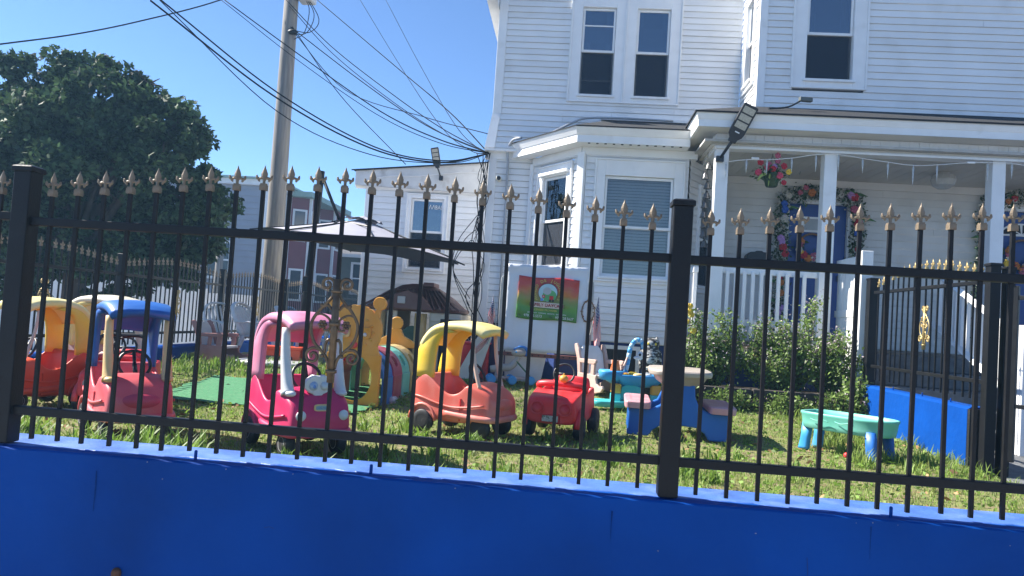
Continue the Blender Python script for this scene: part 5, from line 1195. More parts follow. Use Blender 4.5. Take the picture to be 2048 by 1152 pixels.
# icicle light string
ic = thing('icicle_lights', 'string of clear icicle lights along the porch beam', 'light string', (0, 0, 0))
tops = [(1.78, 3.50), (2.02, 3.54), (2.26, 3.55), (2.55, 3.585), (2.83, 3.64), (3.09, 3.655), (3.37, 3.62), (3.66, 3.59), (3.95, 3.565), (4.22, 3.585), (4.5, 3.62), (4.79, 3.64), (5.06, 3.645), (5.4, 3.60), (5.8, 3.6)]
MB().tube(spline([(x, 9.10, z) for x, z in tops], 3), .004, n=5).build('cable', M_trim, ic)
M_ice = mat('clear_icicle', (.50, .53, .55), rough=.25, var=.2, scale=30, bump=.5, bscale=40)
for k, (x, z) in enumerate(tops):
    h = (.16, .14, .15, .14, .18, .20, .15, .17, .22, .16, 0, .20, .15, .17, .15)[k]
    if h: MB().lathe([(.004, 0), (.006, -.02), (.012, -.03), (.012, -.06), (.008, -h*.7), (.002, -h-.03)], n=8).build('icicle', M_ice, ic, smooth=True, loc=(x, 9.10, z))
for x, z in ((2.12, 3.56), (4.60, 3.63)): MB().bx(-.045, .045, -.012, .012, -.012, .012).build('connector', M_trim, ic, bev=.006, loc=(x, 9.10, z))
# porch ceiling lamp
cl = thing('ceiling_lamp', 'round cut glass ceiling lamp under the porch roof', 'ceiling lamp', (4.72, 10.0, CZ))
MB().lathe([(.08, 0), (.09, -.03), (.13, -.04), (.15, -.10), (.13, -.17), (.07, -.21), (0, -.22)], n=12).build('glass_bowl', mat('cut_glass', (.50, .50, .48), rough=.2, bump=.8, bscale=25), cl)
# dark vine of ornaments on the porch side
cm = thing('bell_chime', 'string of small metal bells at the left porch post', 'wind chime', (1.60, 9.32, 3.60))
MB().tube([(0, 0, .06), (0, 0, -1.15)], .003, n=4).build('cord', M_black, cm)
for k in range(9): MB().lathe([(.012, .04), (.03, .0), (.045, -.05), (.05, -.055)], n=10, c=(random.uniform(-.02, .02), 0, -.1-k*.12)).build('bell', mat('bell_metal', (.12, .12, .12), rough=.35, metal=.6), cm, smooth=True)

# ------------------------------------------------------------------ lamps and camera on the house
M_lampb = mat('lamp_housing', (.02, .022, .026), rough=.4); M_led = mat('led_panel', (.45, .42, .34), rough=.25, var=.2, scale=60)
def solar_lamp(label, base, mount, head, fwd, up_v, sc=1):
    t = thing('solar_street_lamp', label, 'lamp', base); B = Vector(base)
    MB().tube([Vector(mount)-B, Vector(head)-B], .020*sc, n=8).build('arm', M_lampb, t, smooth=True)
    MB().bc(Vector(mount)-B, (.10*sc, .06, .07)).build('bracket', M_lampb, t, bev=.006)
    f_ = Vector(fwd).normalized(); u_ = Vector(up_v); u_ = (u_-f_*u_.dot(f_)).normalized(); s_ = f_.cross(u_)
    Mh = Matrix((s_, f_, u_)).transposed().to_4x4(); Mh.translation = Vector(head)-B
    h = MB(); o2 = [(-.05, -.02), (.05, -.02), (.055, .03), (.09, .07), (.10, .12), (.10, .47), (.085, .485), (-.085, .485), (-.10, .47), (-.10, .12), (-.09, .07), (-.055, .03)]
    h.prism([(x*sc, y*sc) for x, y in o2], -.02*sc, .025*sc, plane='xy', M=Mh); ho = h.build('housing', M_lampb, t, bev=.006)
    for k in range(3):
        MB().bx(-.075*sc, .075*sc, (.17+k*.10)*sc, (.25+k*.10)*sc, -.026*sc, -.021*sc, M=Mh).build('led_panel', M_led, ho)
    MB().bx(-.03*sc, .03*sc, .11*sc, .125*sc, -.0235*sc, -.021*sc, M=Mh).build('sensor', M_trim, ho)
    return t
solar_lamp('black solar street lamp on the left porch post', (1.70, 9.10, 3.50), (1.70, 9.09, 3.53), (1.79, 8.86, 3.70), (.19, -.12, .42), (0, 1, .3), .92)
solar_lamp('black solar street lamp above the extension roof', (-2.09, 11.43, 3.52), (-2.09, 11.44, 3.56), (-2.13, 11.3, 3.70), (-.05, -.05, .25), (0, 1, .3), .62)
sc_ = thing('security_camera', 'small white security camera on the house corner', 'camera', (-1.10, 10.66, 3.44))
MB().lathe([(.0, -.0), (.035, 0), (.04, -.05), (.038, -.11)], axis='y', n=12).build('body', P_ivory, sc_, smooth=True); MB().lathe([(0, -.115), (.03, -.112), (.03, -.10)], axis='y', n=12).build('lens', M_blkp, sc_)
rc2 = thing('roof_flood_light', 'small flood light on a thin arm above the porch roof', 'lamp', (2.25, 9.1, 4.17))
MB().tube(spline([(0, 0, 0), (.25, .1, .06), (.42, .12, .16)], 4), .012, n=6).build('arm', M_lampb, rc2); MB().bx(-.08, .08, -.03, .03, -.03, .02).build('head', mat('grey_lamp', (.10, .11, .10), rough=.5), rc2, bev=.008, loc=(.46, .12, .17), rz=.2)

# ------------------------------------------------------------------ planter and bushes
M_tie = mat('old_timber', (.05, .042, .036), rough=.9, var=.35, scale=6, stretch=(1, 6, 6), bump=.5, bscale=25)
pl = thing('raised_planter', 'long dark timber planter at the foot of the porch', 'planter', (0, 0, 0))
for k in range(3):
    z0 = .57+k*.10
    for x0, x1 in ((.86, 2.02), (2.03, 3.10)): MB().bx(x0+random.uniform(0, .01), x1, 8.27+random.uniform(0, .012), 8.36, z0, z0+.096).build('timber', M_tie, pl, bev=.008)
    MB().bx(.86, .95, 8.365, 9.0, z0, z0+.096).build('timber', M_tie, pl, bev=.008)
MB().bx(.95, 3.10, 8.36, 9.05, .5, .835).build('soil', mat('dark_soil', (.05, .04, .03), rough=1, bump=.8, bscale=50), pl)
tag(MB().bx(-.09, .13, -.10, .12, 0, .075).build('owl_plinth', M_tie, bev=.008, loc=(.96, 8.50, .815)), 'small timber block under the owl decoy', 'block')
M_bush = mat('bush_leaf', (.15, .23, .05), rough=.55, var=.5, island=True, transl=.35); M_stem = mat('bush_stem', (.10, .07, .05), rough=.8); M_lav = mat('lavender_bloom', (.56, .47, .50), rough=.7, var=.3, island=True, transl=.3)
def bush(label, cx, cy, z0, rx, ry, rz_, nl, nf, seed, tall=(), size=.042):
    r_ = np.random.default_rng(seed); random.seed(seed); t = thing('flowering_bush', label, 'bush', (cx, cy, z0))
    stems = []
    for k in range(42):
        a = random.uniform(0, 6.28); q = random.random()**.6; e = (rx*q*math.cos(a), ry*q*math.sin(a), rz_*(1.15-.55*q*q)*random.uniform(.75, 1.05)); stems.append(((e[0]*.25, e[1]*.25, 0), (e[0]*.7, e[1]*.7, e[2]*.55), e))
    for dx, h in tall:
        for k in range(4): stems.append(((dx*.6, 0, 0), (dx*.9+random.gauss(0, .04), random.gauss(0, .05), h*.6), (dx+random.gauss(0, .07), random.gauss(0, .06), h*random.uniform(.85, 1.05))))
    b = MB()
    for s in stems: b.tube(spline(s, 3), [.006, .006, .005, .004, .004, .003, .002], n=4)
    b.build('stems', M_stem, t)
    pts, fl_ = [], []
    per = nl//len(stems)
    for s in stems:
        P = spline(s, 6)
        for k in range(per):
            q = P[min(len(P)-1, int(len(P)*random.random()**.7))]; pts.append((q.x+random.gauss(0, .045), q.y+random.gauss(0, .045), q.z+random.gauss(0, .035)))
        for k in range(max(1, nf//len(stems))):
            q = P[-1]; fl_.append((q.x+random.gauss(0, .05), q.y+random.gauss(0, .05), q.z+random.gauss(0, .05)))
    leaf_cloud(pts, size, 'foliage', M_bush, t, seed=seed); leaf_cloud(fl_, size*.55, 'blooms', M_lav, t, seed=seed+1)
    return t
bush('tall loose bush with lavender blooms behind the picnic table', 1.62, 8.70, .83, .42, .26, .55, 5200, 420, 31, tall=((-.15, .80), (.18, .88), (.36, .72)))
bush('large dense bush with lavender blooms in front of the porch railing', 2.42, 8.66, .83, .50, .28, .66, 7600, 1000, 32, tall=((.28, .98), (-.25, .78)))
bush('rounded bush with lavender blooms beside the white privacy panel', 2.95, 8.50, .83, .34, .24, .60, 4400, 600, 33)
bush('dark trailing plant spilling over the end of the bright blue wall', 3.08, 8.18, .62, .13, .13, .42, 1500, 20, 34, size=.05)
bush('low weedy plant at the left end of the planter', 1.18, 8.20, .60, .20, .14, .34, 1300, 60, 35)
bush('low leafy weeds at the foot of the planter behind the picnic table', 1.75, 8.18, .56, .34, .10, .26, 1500, 60, 36)
bush('low leafy weeds at the foot of the planter under the large bush', 2.38, 8.17, .56, .30, .10, .24, 1300, 60, 37)
bush('low leafy weeds at the foot of the planter near its right end', 2.86, 8.17, .56, .22, .10, .30, 1100, 60, 38)
yf = thing('yellow_flower_stalk', 'tall stalk of yellow flowers beside the fence post in the middle', 'flower', (1.37, 8.62, .83))
MB().tube(spline([(0, 0, 0), (.02, 0, .5), (0, 0, .90)], 4), .006, n=5).build('stalk', M_stem, yf)
for x, z in ((.0, .90), (.02, .80), (-.03, .72), (.05, .62), (0, .84)): inst('flower', FM['yellow'], yf, (x, -.02, z), (0, x*50, 0), .035)
leaf_cloud([(random.gauss(0, .04), random.gauss(0, .03), random.uniform(.2, .85)) for _ in range(120)], .05, 'leaves', M_bush, yf, seed=77)
tr_ = thing('hanging_tray', 'reddish window tray hung by thin wires from the porch floor', 'tray', (2.33, 8.98, 1.16))
MB().bx(-.16, .16, -.06, .06, 0, .06).build('tray', mat('terracotta', (.35, .17, .11), rough=.8), tr_, bev=.008)
for x in (-.1, .05, .13): MB().tube([(x, 0, .06), (x*.5, 0, .30)], .004, n=4).build('wire', M_black, tr_)
# ------------------------------------------------------------------ grass
def grass(n_, box, hgt, wid, name, label, mt, seed, clump=None, dens=None):
    r_ = np.random.default_rng(seed); x = r_.uniform(box[0], box[1], n_); y = box[2]+(box[3]-box[2])*r_.random(n_)**1.15
    if clump is not None:
        cx = r_.uniform(box[0], box[1], clump); cy = box[2]+(box[3]-box[2])*r_.random(clump)**1.1; k = r_.integers(0, clump, n_); x = cx[k]+r_.normal(0, .035, n_); y = cy[k]+r_.normal(0, .035, n_)
    keep = (x > -4.88) & (x < 3.12) & (y > 2.85)
    for a, b, c, d in MAT_RECTS: keep &= ~((x > a+.02) & (x < b-.02) & (y > c+.02) & (y < d-.02) & (r_.random(n_) < (.97 if a < 0 else .3)))
    keep &= ~((x > .9) & (y > 8.24)); keep &= ~((x > -.7) & (y > 9.6))
    if dens is not None: keep &= r_.random(n_) < dens(x, y)
    x, y = x[keep], y[keep]; n_ = len(x)
    t_ = np.clip((y-6.3)/3.1, 0, 1); z = .55+.14*t_*t_*(3-2*t_)-.012
    h = hgt*(.45+.9*r_.random(n_)**1.5); a = r_.uniform(0, 2*np.pi, n_); lean = h*r_.uniform(.1, .9, n_); w_ = wid*(.6+.8*r_.random(n_))
    dx, dy = np.cos(a), np.sin(a); px, py = -dy*w_/2, dx*w_/2
    P = lambda u, f, g: np.stack([x+dx*lean*u+px*f, y+dy*lean*u+py*f, z+h*g], 1)
    V = np.stack([P(0, 1, 0), P(0, -1, 0), P(.35, -.85, .6), P(.35, .85, .6), P(1, 0, .95)], 1).reshape(-1, 3)
    base = np.arange(n_)[:, None]*5; quads = base+np.array([0, 1, 2, 3]); tris = base+np.array([3, 2, 4])
    li = np.concatenate([quads, tris], 1).ravel(); me = bpy.data.meshes.new(name); me.vertices.add(len(V)); me.vertices.foreach_set('co', V.ravel()); me.loops.add(len(li)); me.loops.foreach_set('vertex_index', li)
    ls = (np.arange(n_)[:, None]*7+np.array([0, 4])).ravel(); me.polygons.add(2*n_); me.polygons.foreach_set('loop_start', ls); me.update(calc_edges=True)
    return tag(ob(name, me, mt), label, 'grass', kind='stuff')
def nz2(x, y): return .5+.25*(np.sin(x*2.1+y*1.3)+np.sin(x*.9-y*2.7+1))
grass(200000, (-4.9, 3.12, 2.85, 9.9), .028, .0045, 'lawn_grass', 'short patchy sunlit lawn grass across the yard', M_grass, 41, dens=lambda x, y: np.clip(.12+1.1*nz2(x, y), 0, 1))
grass(6000, (-4.9, 3.12, 2.9, 9.8), .07, .006, 'grass_tufts', 'taller grass tufts scattered over the lawn', M_grass, 42, clump=330)
grass(4200, (-3.6, -1.95, 3.3, 4.15), .17, .016, 'weed_leaves', 'lush broad weeds behind the blue wall at left', M_weed, 43, clump=90)
grass(2600, (-4.7, -2.2, 8.0, 9.4), .10, .010, 'weed_leaves', 'bright tall grass around the rocking chair at left', M_weed, 44, clump=90)
grass(1300, (-1.7, 1.6, 3.6, 6.0), .09, .014, 'weed_leaves', 'broad leaved weeds among the short grass in the middle', M_weed, 45, clump=45)
grass(1500, (2.2, 3.12, 5.6, 8.0), .11, .008, 'weed_leaves', 'long grass along the bright blue wall', M_grass, 46, clump=60)
pts = [(random.uniform(-4.8, 3.1), random.uniform(2.9, 8), 0) for _ in range(9000)]
pts = [(x, y, ground_z(x, y)+random.uniform(.0, .03)) for x, y, _ in pts if not any(a < x < b and c < y < d for a, b, c, d in MAT_RECTS)]
tag(leaf_cloud(pts, .035, 'clover_leaves', M_weed, flat=.5, seed=12), 'small clover and plantain leaves in the lawn', 'ground cover', kind='stuff')
pts = [(random.uniform(-4.8, 3.1), random.uniform(3.2, 9), 0) for _ in range(700)]
tag(leaf_cloud([(x, y, ground_z(x, y)+.012) for x, y, _ in pts], .05, 'fallen_leaves', mat('dry_leaf', (.26, .15, .07), rough=.8, var=.5, island=True), flat=.8, seed=13), 'dry fallen leaves scattered on the lawn', 'leaves', kind='stuff')
# ------------------------------------------------------------------ pole and overhead wires
M_pole = mat('weathered_pole', (.19, .178, .165), rough=.85, var=.3, scale=3, stretch=(8, 8, .6), bump=.6, bscale=14, col2=(.25, .225, .18), thr=(.5, .7))
up = thing('utility_pole', 'tall weathered wooden utility pole beyond the side fence', 'utility pole', (-5.42, 13.3, 0))
MB().tube([(0, 0, 0), (-.01, 0, 3), (-.03, 0, 6), (-.05, 0, 9.5)], [.175, .162, .135, .11], n=16).build('shaft', M_pole, up, smooth=True)
MB().bx(.13, .42, -.30, .1, 7.02, 7.16).build('lamp_head', P_grey, up, bev=.04)
MB().bx(-.9, .9, -.06, .06, 8.6, 8.72).build('cross_arm', M_pole, up)
for k in range(3): MB().tube(spline([(.15+.04*k, -.1, 7.2), (.35+.10*k, -.1, 6.9-.1*k), (.30+.05*k, -.1, 6.45), (.12, -.12, 6.3+.08*k)], 5), .008, n=5).build('loop_wire', M_black, up)
MB().ball((.10, -.16, 6.42), (.10, .06, .05), 10, 7).build('splice_box', M_black, up, smooth=True)
M_wire = mat('cable_rubber', (.012, .014, .018), rough=.9, spec=.1)
H = (-1.27, 10.62, 3.80)
W = [([(-4.92, 8.0, 4.78), (-3.92, 9.2, 4.10), (-2.81, 9.9, 3.64), (-1.91, 10.3, 3.57), H], .014), ([(-4.87, 8.05, 4.84), (-3.88, 9.22, 4.15), (-2.75, 9.92, 3.66), (-1.88, 10.32, 3.60), H], .012), ([(-4.93, 8.2, 4.87), (-3.90, 9.3, 3.93), (-2.8, 9.9, 3.55), (-1.77, 10.3, 3.57), H], .008),
     ([(-5.82, 11.5, 6.28), (-4.43, 11.3, 5.36), (-3.01, 11.0, 4.45), (-2.03, 10.8, 4.01), H], .013), ([(-5.88, 11.5, 6.28), (-4.49, 11.3, 5.30), (-3.06, 11.0, 4.40), (-2.06, 10.8, 3.97), H], .008),
     ([(-5.4, 13.2, 6.54), (-3.81, 12.5, 5.38), (-2.41, 11.5, 4.4), H], .012), ([(-5.55, 13.2, 7.07), (-4.49, 12.8, 6.08), (-3.14, 12.0, 5.04), (-2.13, 11.3, 4.32), H], .011), ([(-5.5, 13.2, 6.98), (-4.45, 12.8, 5.95), (-3.10, 12.0, 4.90), (-2.08, 11.3, 4.22), H], .009),
     ([(-5.97, 16.0, 8.24), (-3.5, 14.0, 6.08), (-2.12, 12.0, 4.75), H], .012), ([(-5.63, 18.0, 9.13), (-4.01, 16.0, 6.85), (-2.46, 13.0, 4.79), (-1.6, 11.0, 3.92), H], .008), ([(-4.98, 18.0, 9.15), (-3.56, 16.0, 6.87), (-2.19, 13.0, 4.81), (-1.48, 11.2, 3.98), H], .008),
     ([(-5.36, 13.2, 6.54), (-4.3, 13.0, 5.25), (-2.79, 12.0, 3.86)], .010), ([(-5.38, 13.2, 6.50), (-4.12, 12.7, 5.26), (-2.48, 11.8, 4.6), (-1.27, 10.72, 4.1)], .009)]
WL = ['thick black cable bundle sweeping down from the top left to the house corner']*3+['paired black cables passing the pole top towards the house corner']*2+['thin cable running from the utility pole to the house corner']*3+['faint far cable descending steeply from the top of the picture to the house corner']*3+['slack cable dropping from the pole behind the extension roof', 'cable from the pole reaching the house wall just above the corner bundle']
for (P, r_), lab_ in zip(W, WL):
    tag(MB().tube(spline(P, 8), r_*.75, n=6).build('overhead_cable', M_wire, smooth=True), lab_, 'cable', 'cables: '+lab_)
tag(MB().tube(spline([(-8.33, 10.0, 4.90), (-7.94, 11.0, 5.45), (-7.53, 12.0, 6.08), (-6.67, 13.0, 6.91), (-5.4, 13.3, 7.7)], 8), .013, n=6).build('overhead_cable', M_wire, smooth=True), 'lone twisted overhead cable above the maple tree', 'cable')
# tangle of cables down the house corner
tg = thing('cable_tangle', 'tangle of loose black cables hanging down the house corner', 'cables', (-1.32, 10.58, 3.8))
random.seed(14)
for k in range(8):
    P = [(random.gauss(0, .05), random.gauss(0, .02), 0)]; z = 0
    while z > -2.7: z -= random.uniform(.25, .5); P.append((random.gauss(-.01, .06), random.gauss(0, .03), z))
    MB().tube(spline(P, 4), random.uniform(.004, .007), n=5).build('loose_cable', M_wire, tg, smooth=True)
for k in range(3): MB().tube(spline([(-.05, 0, -.9-.2*k), (-.30+.08*k, -.05, -1.3), (-.34, -.05, -1.7), (-.08, 0, -2.1-.1*k)], 6), .006, n=5).build('loop_cable', M_wire, tg, smooth=True)

# ------------------------------------------------------------------ maple tree
M_bark = mat('maple_bark', (.09, .07, .055), rough=.95, var=.3, scale=4, stretch=(4, 4, .7), bump=.8, bscale=16)
M_maple = mat('maple_leaf', (.045, .080, .032), spec=.25, rough=.6, var=.8, island=True, transl=.30)
def tree(name, label, base, trunk_h, clumps, n_leaf, size, seed, lobes=2, trunk_r=.2, group=None):
    r_ = np.random.default_rng(seed); random.seed(seed); t = thing(name, label, 'tree', base, 0, group)
    b = MB(); b.tube(spline([(0, 0, -.1), (.04, 0, trunk_h*.5), (-.02, .02, trunk_h)], 5), [lerp(trunk_r*1.2, trunk_r*.7, k/10) for k in range(11)], n=12); tk = b.build('trunk', M_bark, t, smooth=True)
    lim = MB(); pts = []; vol = [c[3]**2 for c in clumps]; S = sum(vol)
    for c, v in zip(clumps, vol):
        p = Vector(c[:3]); a = Vector((0, 0, trunk_h*.9)); lim.tube(spline([a, a.lerp(p, .5)+Vector((0, 0, .15)), p], 4), [lerp(trunk_r*.45, .02, k/8) for k in range(9)], n=7)
        n_ = int(n_leaf*v/S); ks = max(5, int(26*c[3])); sd_ = r_.normal(size=(ks, 3)); sd_ /= np.linalg.norm(sd_, axis=1)[:, None]; sc2 = np.array(c[:3])+sd_*c[3]*r_.uniform(.55, 1.05, ks)[:, None]*np.array([1, 1, .9]); sr = r_.uniform(.16, .34, ks)*min(1, .5+c[3]*.6)
        ki = r_.integers(0, ks, n_); d = r_.normal(size=(n_, 3)); d /= np.linalg.norm(d, axis=1)[:, None]; pts.append(sc2[ki]+d*(sr[ki]*r_.random(n_)**.4)[:, None]*np.array([1.15, 1.15, .8]))
        for k in range(5):
            q = r_.normal(size=3); q /= np.linalg.norm(q); lim.tube([p, p+Vector(q)*c[3]*.8], [.02, .006], n=5)
    lim.build('limbs', M_bark, t, smooth=True)
    leaf_cloud(np.concatenate(pts), size, 'crown', M_maple, t, lobes=lobes, flat=.35, seed=seed)
    return t
TB = (-7.75, 11.2, 0)
CL = [(-9.3, 3.5, 1.15, 0), (-8.4, 4.15, .90, .3), (-7.65, 4.15, .85, -.2), (-6.95, 4.2, .70, .2), (-6.35, 3.6, .72, -.2), (-5.95, 2.95, .52, .1), (-7.3, 3.1, 1.15, -.3), (-6.6, 2.65, .85, .2), (-8.6, 2.9, 1.1, -.5), (-9.7, 2.5, .9, .2), (-5.75, 2.35, .36, 0), (-8.12, 4.95, .32, .1), (-7.72, 4.98, .26, .2), (-6.86, 4.80, .32, .1), (-9.0, 4.75, .38, 0), (-6.25, 4.22, .28, 0), (-5.72, 3.25, .26, .1), (-7.35, 4.75, .28, .2), (-7.9, 2.1, .6, -.4), (-6.5, 2.0, .5, -.3), (-10.2, 3.6, .9, 0), (-5.95, 1.85, .30, 0), (-9.1, 1.95, .65, -.2), (-8.4, 1.75, .55, -.4), (-7.1, 1.85, .55, -.3), (-8.0, 3.6, 1.0, -.4), (-6.3, 2.1, .42, -.1)]
tree('maple_tree', 'large dark backlit maple tree beyond the side fence at left', TB, 2.0, [(x-TB[0], dy, z, r_) for x, z, r_, dy in CL], 68000, .088, 51, lobes=3)
for i, (x, y, lab) in enumerate([(-17.5, 48, 'small distant tree behind the red house'), (-14.2, 52, 'distant green tree behind the parasol post')]):
    tree('distant_tree', lab, (x, y, 0), 4, [(0, 0, 5.6, 1.6), (1.0, 0, 5.0, 1.2), (-1.1, .3, 5.1, 1.2)], 3000, .4, 60+i, lobes=1)

# ------------------------------------------------------------------ houses beyond the side street
M_gsid = mat('grey_siding', (.30, .32, .37), rough=.7, var=.06, scale=2); M_rsid = mat('red_siding', (.20, .05, .06), rough=.7, var=.08, scale=2); M_osid = mat('olive_siding', (.11, .12, .10), rough=.7, var=.08); M_lsid = mat('pale_siding', (.48, .50, .50), rough=.7, var=.05); M_groof = mat('grey_roofing', (.10, .10, .11), rough=.9, var=.2)
M_copper = mat('green_flashing', (.30, .42, .36), rough=.6)
def courses(parent, p, a, L_, z0, z1, ex, mt):
    M = mtx((p[0], p[1], 0), a); z = z0
    while z < z1-.01:
        zt = min(z+ex, z1); b = MB(); b.add([M @ Vector(q) for q in [(0, -.03, z), (L_, -.03, z), (L_, -.004, zt), (0, -.004, zt), (0, .02, z), (L_, .02, z)]], [(0, 1, 2, 3), (0, 4, 5, 1)]); b.build('siding_course', mt, parent); z += ex
def fwin(parent, p, a, w_, h):
    f = MB(); f.bx(-.1, w_+.1, -.10, -.02, -.1, 0); f.bx(-.1, w_+.1, -.10, -.02, h, h+.1); f.bx(-.1, 0, -.10, -.02, 0, h); f.bx(w_, w_+.1, -.10, -.02, 0, h); f.bx(0, w_, -.09, -.02, h*.5-.03, h*.5+.03)
    o = f.build('window', M_trim, parent); o.matrix_local = mtx(p, a); MB().bx(0, w_, -.05, -.03, 0, h).build('pane', G_far, o)
G_far = mat('far_window_glass', (.03, .04, .055), rough=.1)
gb = thing('grey_building', 'grey flat roofed house with red bay windows along its side', 'building', (0, 0, 0))
MB().bx(-19, -10.9, 26.05, 33, 0, 5.65).build('wall', M_gsid, gb); courses(gb, (-19, 26.05, 0), 0, 8.1, .2, 5.6, .22, M_gsid)
MB().bx(-19.2, -10.75, 25.9, 33, 5.65, 5.85).build('cornice', M_trim, gb); MB().bx(-19.3, -10.65, 25.8, 33, 5.85, 5.93).build('roof_edge', M_copper, gb)
MB().bx(-11.15, -10.85, 26.0, 26.1, 0, 5.65).build('corner_board', M_trim, gb)
fwin(gb, (-13.0, 26.02, 2.3), 0, .8, 1.2); fwin(gb, (-15.6, 26.02, 2.3), 0, .8, 1.2)
# the side that recedes: white strip then red bays
MB().bx(-10.9, -10.86, 26.3, 27.6, 0, 5.6).build('side_wall', M_lsid, gb)
for y0, y1 in ((28.0, 29.6), (31.0, 32.6)):
    b = MB(); b.prism([(-10.9, y0), (-10.2, y0+.35), (-10.2, y1-.35), (-10.9, y1)], 0.8, 5.6, plane='xy'); bo = b.build('red_bay', M_rsid, gb)
    for zz in (1.6, 3.9): 
        MB().bx(-10.2, -10.16, y0+.5, y1-.5, zz, zz+1.25).build('window', M_trim, gb); MB().bx(-10.16, -10.14, y0+.58, y1-.58, zz+.08, zz+1.17).build('pane', G_far, gb)
        an_ = math.atan2(.35, .7); 
        o = MB().bx(.12, .66, -.04, -.0, zz, zz+1.25).build('window', M_trim, gb); o.matrix_local = mtx((-10.9, y0, 0), an_); q = MB().bx(.2, .58, -.06, -.041, zz+.08, zz+1.17).build('pane', G_far, o)
    for x, y in ((-10.9, y0), (-10.2, y0+.35), (-10.2, y1-.35)): MB().bx(x-.05, x+.05, y-.05, y+.05, .8, 5.6).build('corner_board', M_trim, gb)
MB().bx(-10.9, -10.0, 27.8, 33, 5.6, 5.8).build('bay_cornice', M_copper, gb)
tag(MB().bx(-10.86, -10.5, 26, 33, 0, .05).build('side_yard', M_conc), kind='structure')
og = thing('olive_house', 'olive sided house with grey hip roof beyond the parasol', 'building', (0, 0, 0))
MB().bx(-12.6, -6, 34, 41, 0, 4.0).build('wall', M_osid, og); courses(og, (-12.6, 34, 0), 0, 6.6, .2, 4.0, .25, M_osid)
MB().add([(-13, 33.6, 3.95), (-5.6, 33.6, 3.95), (-7.5, 37.5, 6.0), (-11, 37.5, 6.0), (-13, 41.4, 3.95), (-5.6, 41.4, 3.95)], [(0, 1, 2, 3), (1, 5, 2), (0, 3, 4), (3, 2, 5, 4)]).build('roof', M_groof, og); MB().bx(-13, -5.6, 33.6, 33.7, 3.80, 3.95).build('gutter', M_trim, og)
for x in (-11.7, -10.0, -9.3): fwin(og, (x, 33.98, 2.2), 0, .5 if x > -11 else .8, 1.3)
wg = thing('white_gabled_house', 'small white gabled house beside the olive one', 'building', (0, 0, 0))
MB().prism([(-15.2, 0), (-12.7, 0), (-12.7, 3.6), (-13.95, 5.2), (-15.2, 3.6)], 34, 40).build('wall', M_lsid, wg); MB().add([(-15.5, 33.7, 3.3), (-13.95, 33.7, 5.35), (-12.4, 33.7, 3.3), (-15.5, 40, 3.3), (-13.95, 40, 5.35), (-12.4, 40, 3.3)], [(0, 1, 4, 3), (1, 2, 5, 4)]).build('roof', M_groof, wg)
for x in (-14.6, -13.6): fwin(wg, (x, 33.98, 2.0), 0, .6, 1.1)
MB().add([(-12.6, 32.0, 2.35), (-10.2, 32.0, 2.35), (-11.4, 32.0, 2.95), (-12.6, 34, 2.35), (-10.2, 34, 2.35), (-11.4, 34, 2.95)], [(0, 1, 2), (0, 2, 5, 3), (2, 1, 4, 5)]).build('porch_gable', M_lsid, wg)
lg = thing('pale_gabled_house', 'pale gabled house partly hidden behind the maple', 'building', (0, 0, 0))
MB().prism([(-24, 0), (-15.2, 0), (-15.2, 3.0), (-18.2, 4.6), (-21.2, 3.0), (-24, 3.0)], 22.03, 25).build('wall', M_lsid, lg); courses(lg, (-24, 22.03, 0), 0, 8.8, .2, 3.0, .2, M_lsid); fwin(lg, (-17.3, 22.0, 1.5), 0, .8, 1.2); fwin(lg, (-19.8, 22.0, 1.5), 0, .8, 1.2)
MB().add([(-21.6, 21.7, 2.85), (-18.2, 21.7, 4.75), (-14.8, 21.7, 2.85), (-21.6, 25, 2.85), (-18.2, 25, 4.75), (-14.8, 25, 2.85)], [(0, 1, 4, 3), (1, 2, 5, 4)]).build('roof', M_groof, lg)
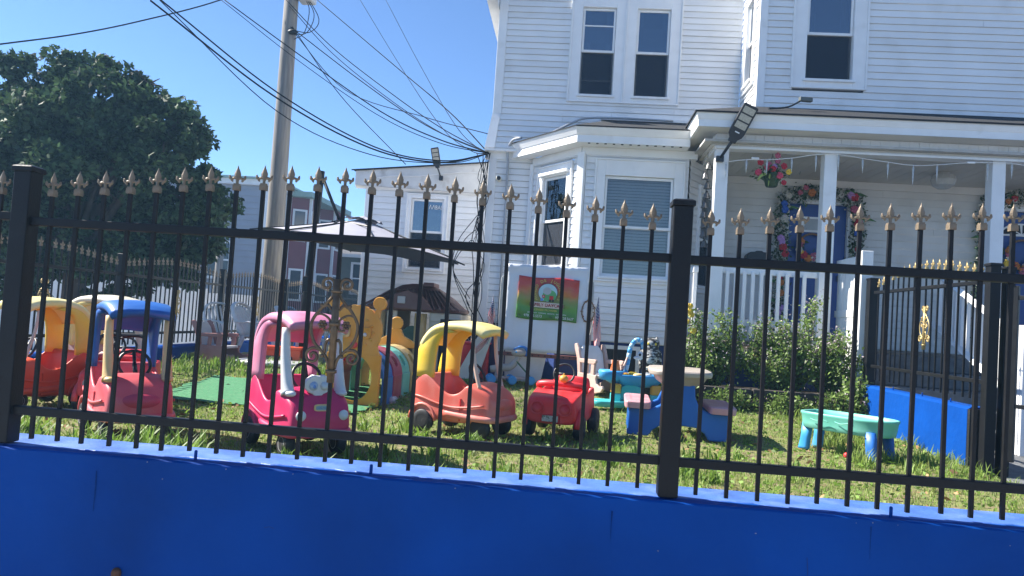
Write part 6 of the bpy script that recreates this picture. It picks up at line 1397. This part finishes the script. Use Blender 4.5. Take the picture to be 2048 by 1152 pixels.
# white plank fence across the side street
wf = thing('plank_fence', 'tall white plank fence across the side street', 'fence', (0, 0, 0))
for k in range(52):
    x = -17.2+k*.206; z1 = 1.78+random.uniform(-.008, .008)-(.18 if k > 44 else 0)-(.10 if 38 < k <= 44 else 0); MB().bx(x, x+.2035, 16.0, 16.03, .05, z1).build('plank', M_trim, wf)
for z in (.5, 1.4): MB().bx(-17.2, -6.5, 16.031, 16.07, z, z+.08).build('rail', M_trim, wf)
tp2 = thing('thin_pole', 'thin wooden service pole in front of the grey building', 'pole', (-10.9, 22.5, 0)); MB().tube([(0, 0, 0), (.05, 0, 4.5)], [.13, .10], n=10).build('shaft', M_pole, tp2, smooth=True)
MB().tube(spline([(.05, 0, 3.9), (.3, 0, 3.6), (.5, 0, 3.7), (.6, 0, 3.4)], 4), .02, n=5).build('wire', M_wire, tp2)
# parked car in the side street
pc = thing('parked_car', 'dark parked car seen through the side fence', 'car', (-7.3, 18.6, 0), R(82))
M_carp = mat('dark_car_paint', (.02, .025, .035), rough=.2, coat=.6)
rings = []
for x, w_, zb, zt in ((-2.1, .6, .45, .75), (-2.0, .8, .3, .9), (-1.2, .85, .25, .95), (0, .86, .22, .95), (1.1, .85, .25, .92), (1.9, .78, .3, .80), (2.1, .6, .4, .65)): rings.append([(x, w_, zb), (x, w_*1.02, (zb+zt)/2), (x, w_*.95, zt), (x, -w_*.95, zt), (x, -w_*1.02, (zb+zt)/2), (x, -w_, zb)])
MB().loft(rings).build('body', M_carp, pc, sub=2)
rings = []
for z, x0, x1, w_ in ((.9, -1.6, 1.1, .78), (1.15, -1.35, .75, .70), (1.38, -.95, .25, .60), (1.43, -.8, .1, .5)): rings.append([(x0, w_, z), (x1, w_, z), (x1, -w_, z), (x0, -w_, z)])
MB().loft(rings).build('cabin_glass', G_far, pc, sub=1)
for x in (-1.3, 1.3):
    for s in (-1, 1): wheel(pc, x, s*.78, .32, .2)

# ------------------------------------------------------------------ thin air volume added to stand in for veiling lens glare
hz = MB().bx(-245, 245, -245, 245, -1.0, 11.0).build('glare_haze', None); hz['kind'] = 'stuff'
hm = bpy.data.materials.new('glare_air'); hm.use_nodes = True; t_ = hm.node_tree
for n_ in list(t_.nodes):
    if n_.type == 'BSDF_PRINCIPLED': t_.nodes.remove(n_)
pv_ = t_.nodes.new('ShaderNodeVolumePrincipled'); pv_.inputs['Color'].default_value = (.34, .66, 1, 1); pv_.inputs['Density'].default_value = .0024; pv_.inputs['Anisotropy'].default_value = .3
t_.links.new(pv_.outputs[0], t_.nodes['Material Output'].inputs['Volume']); hz.data.materials.append(hm)
tag(hz, 'thin pale air volume added to stand in for lens glare', 'glare_haze', kind='stuff')
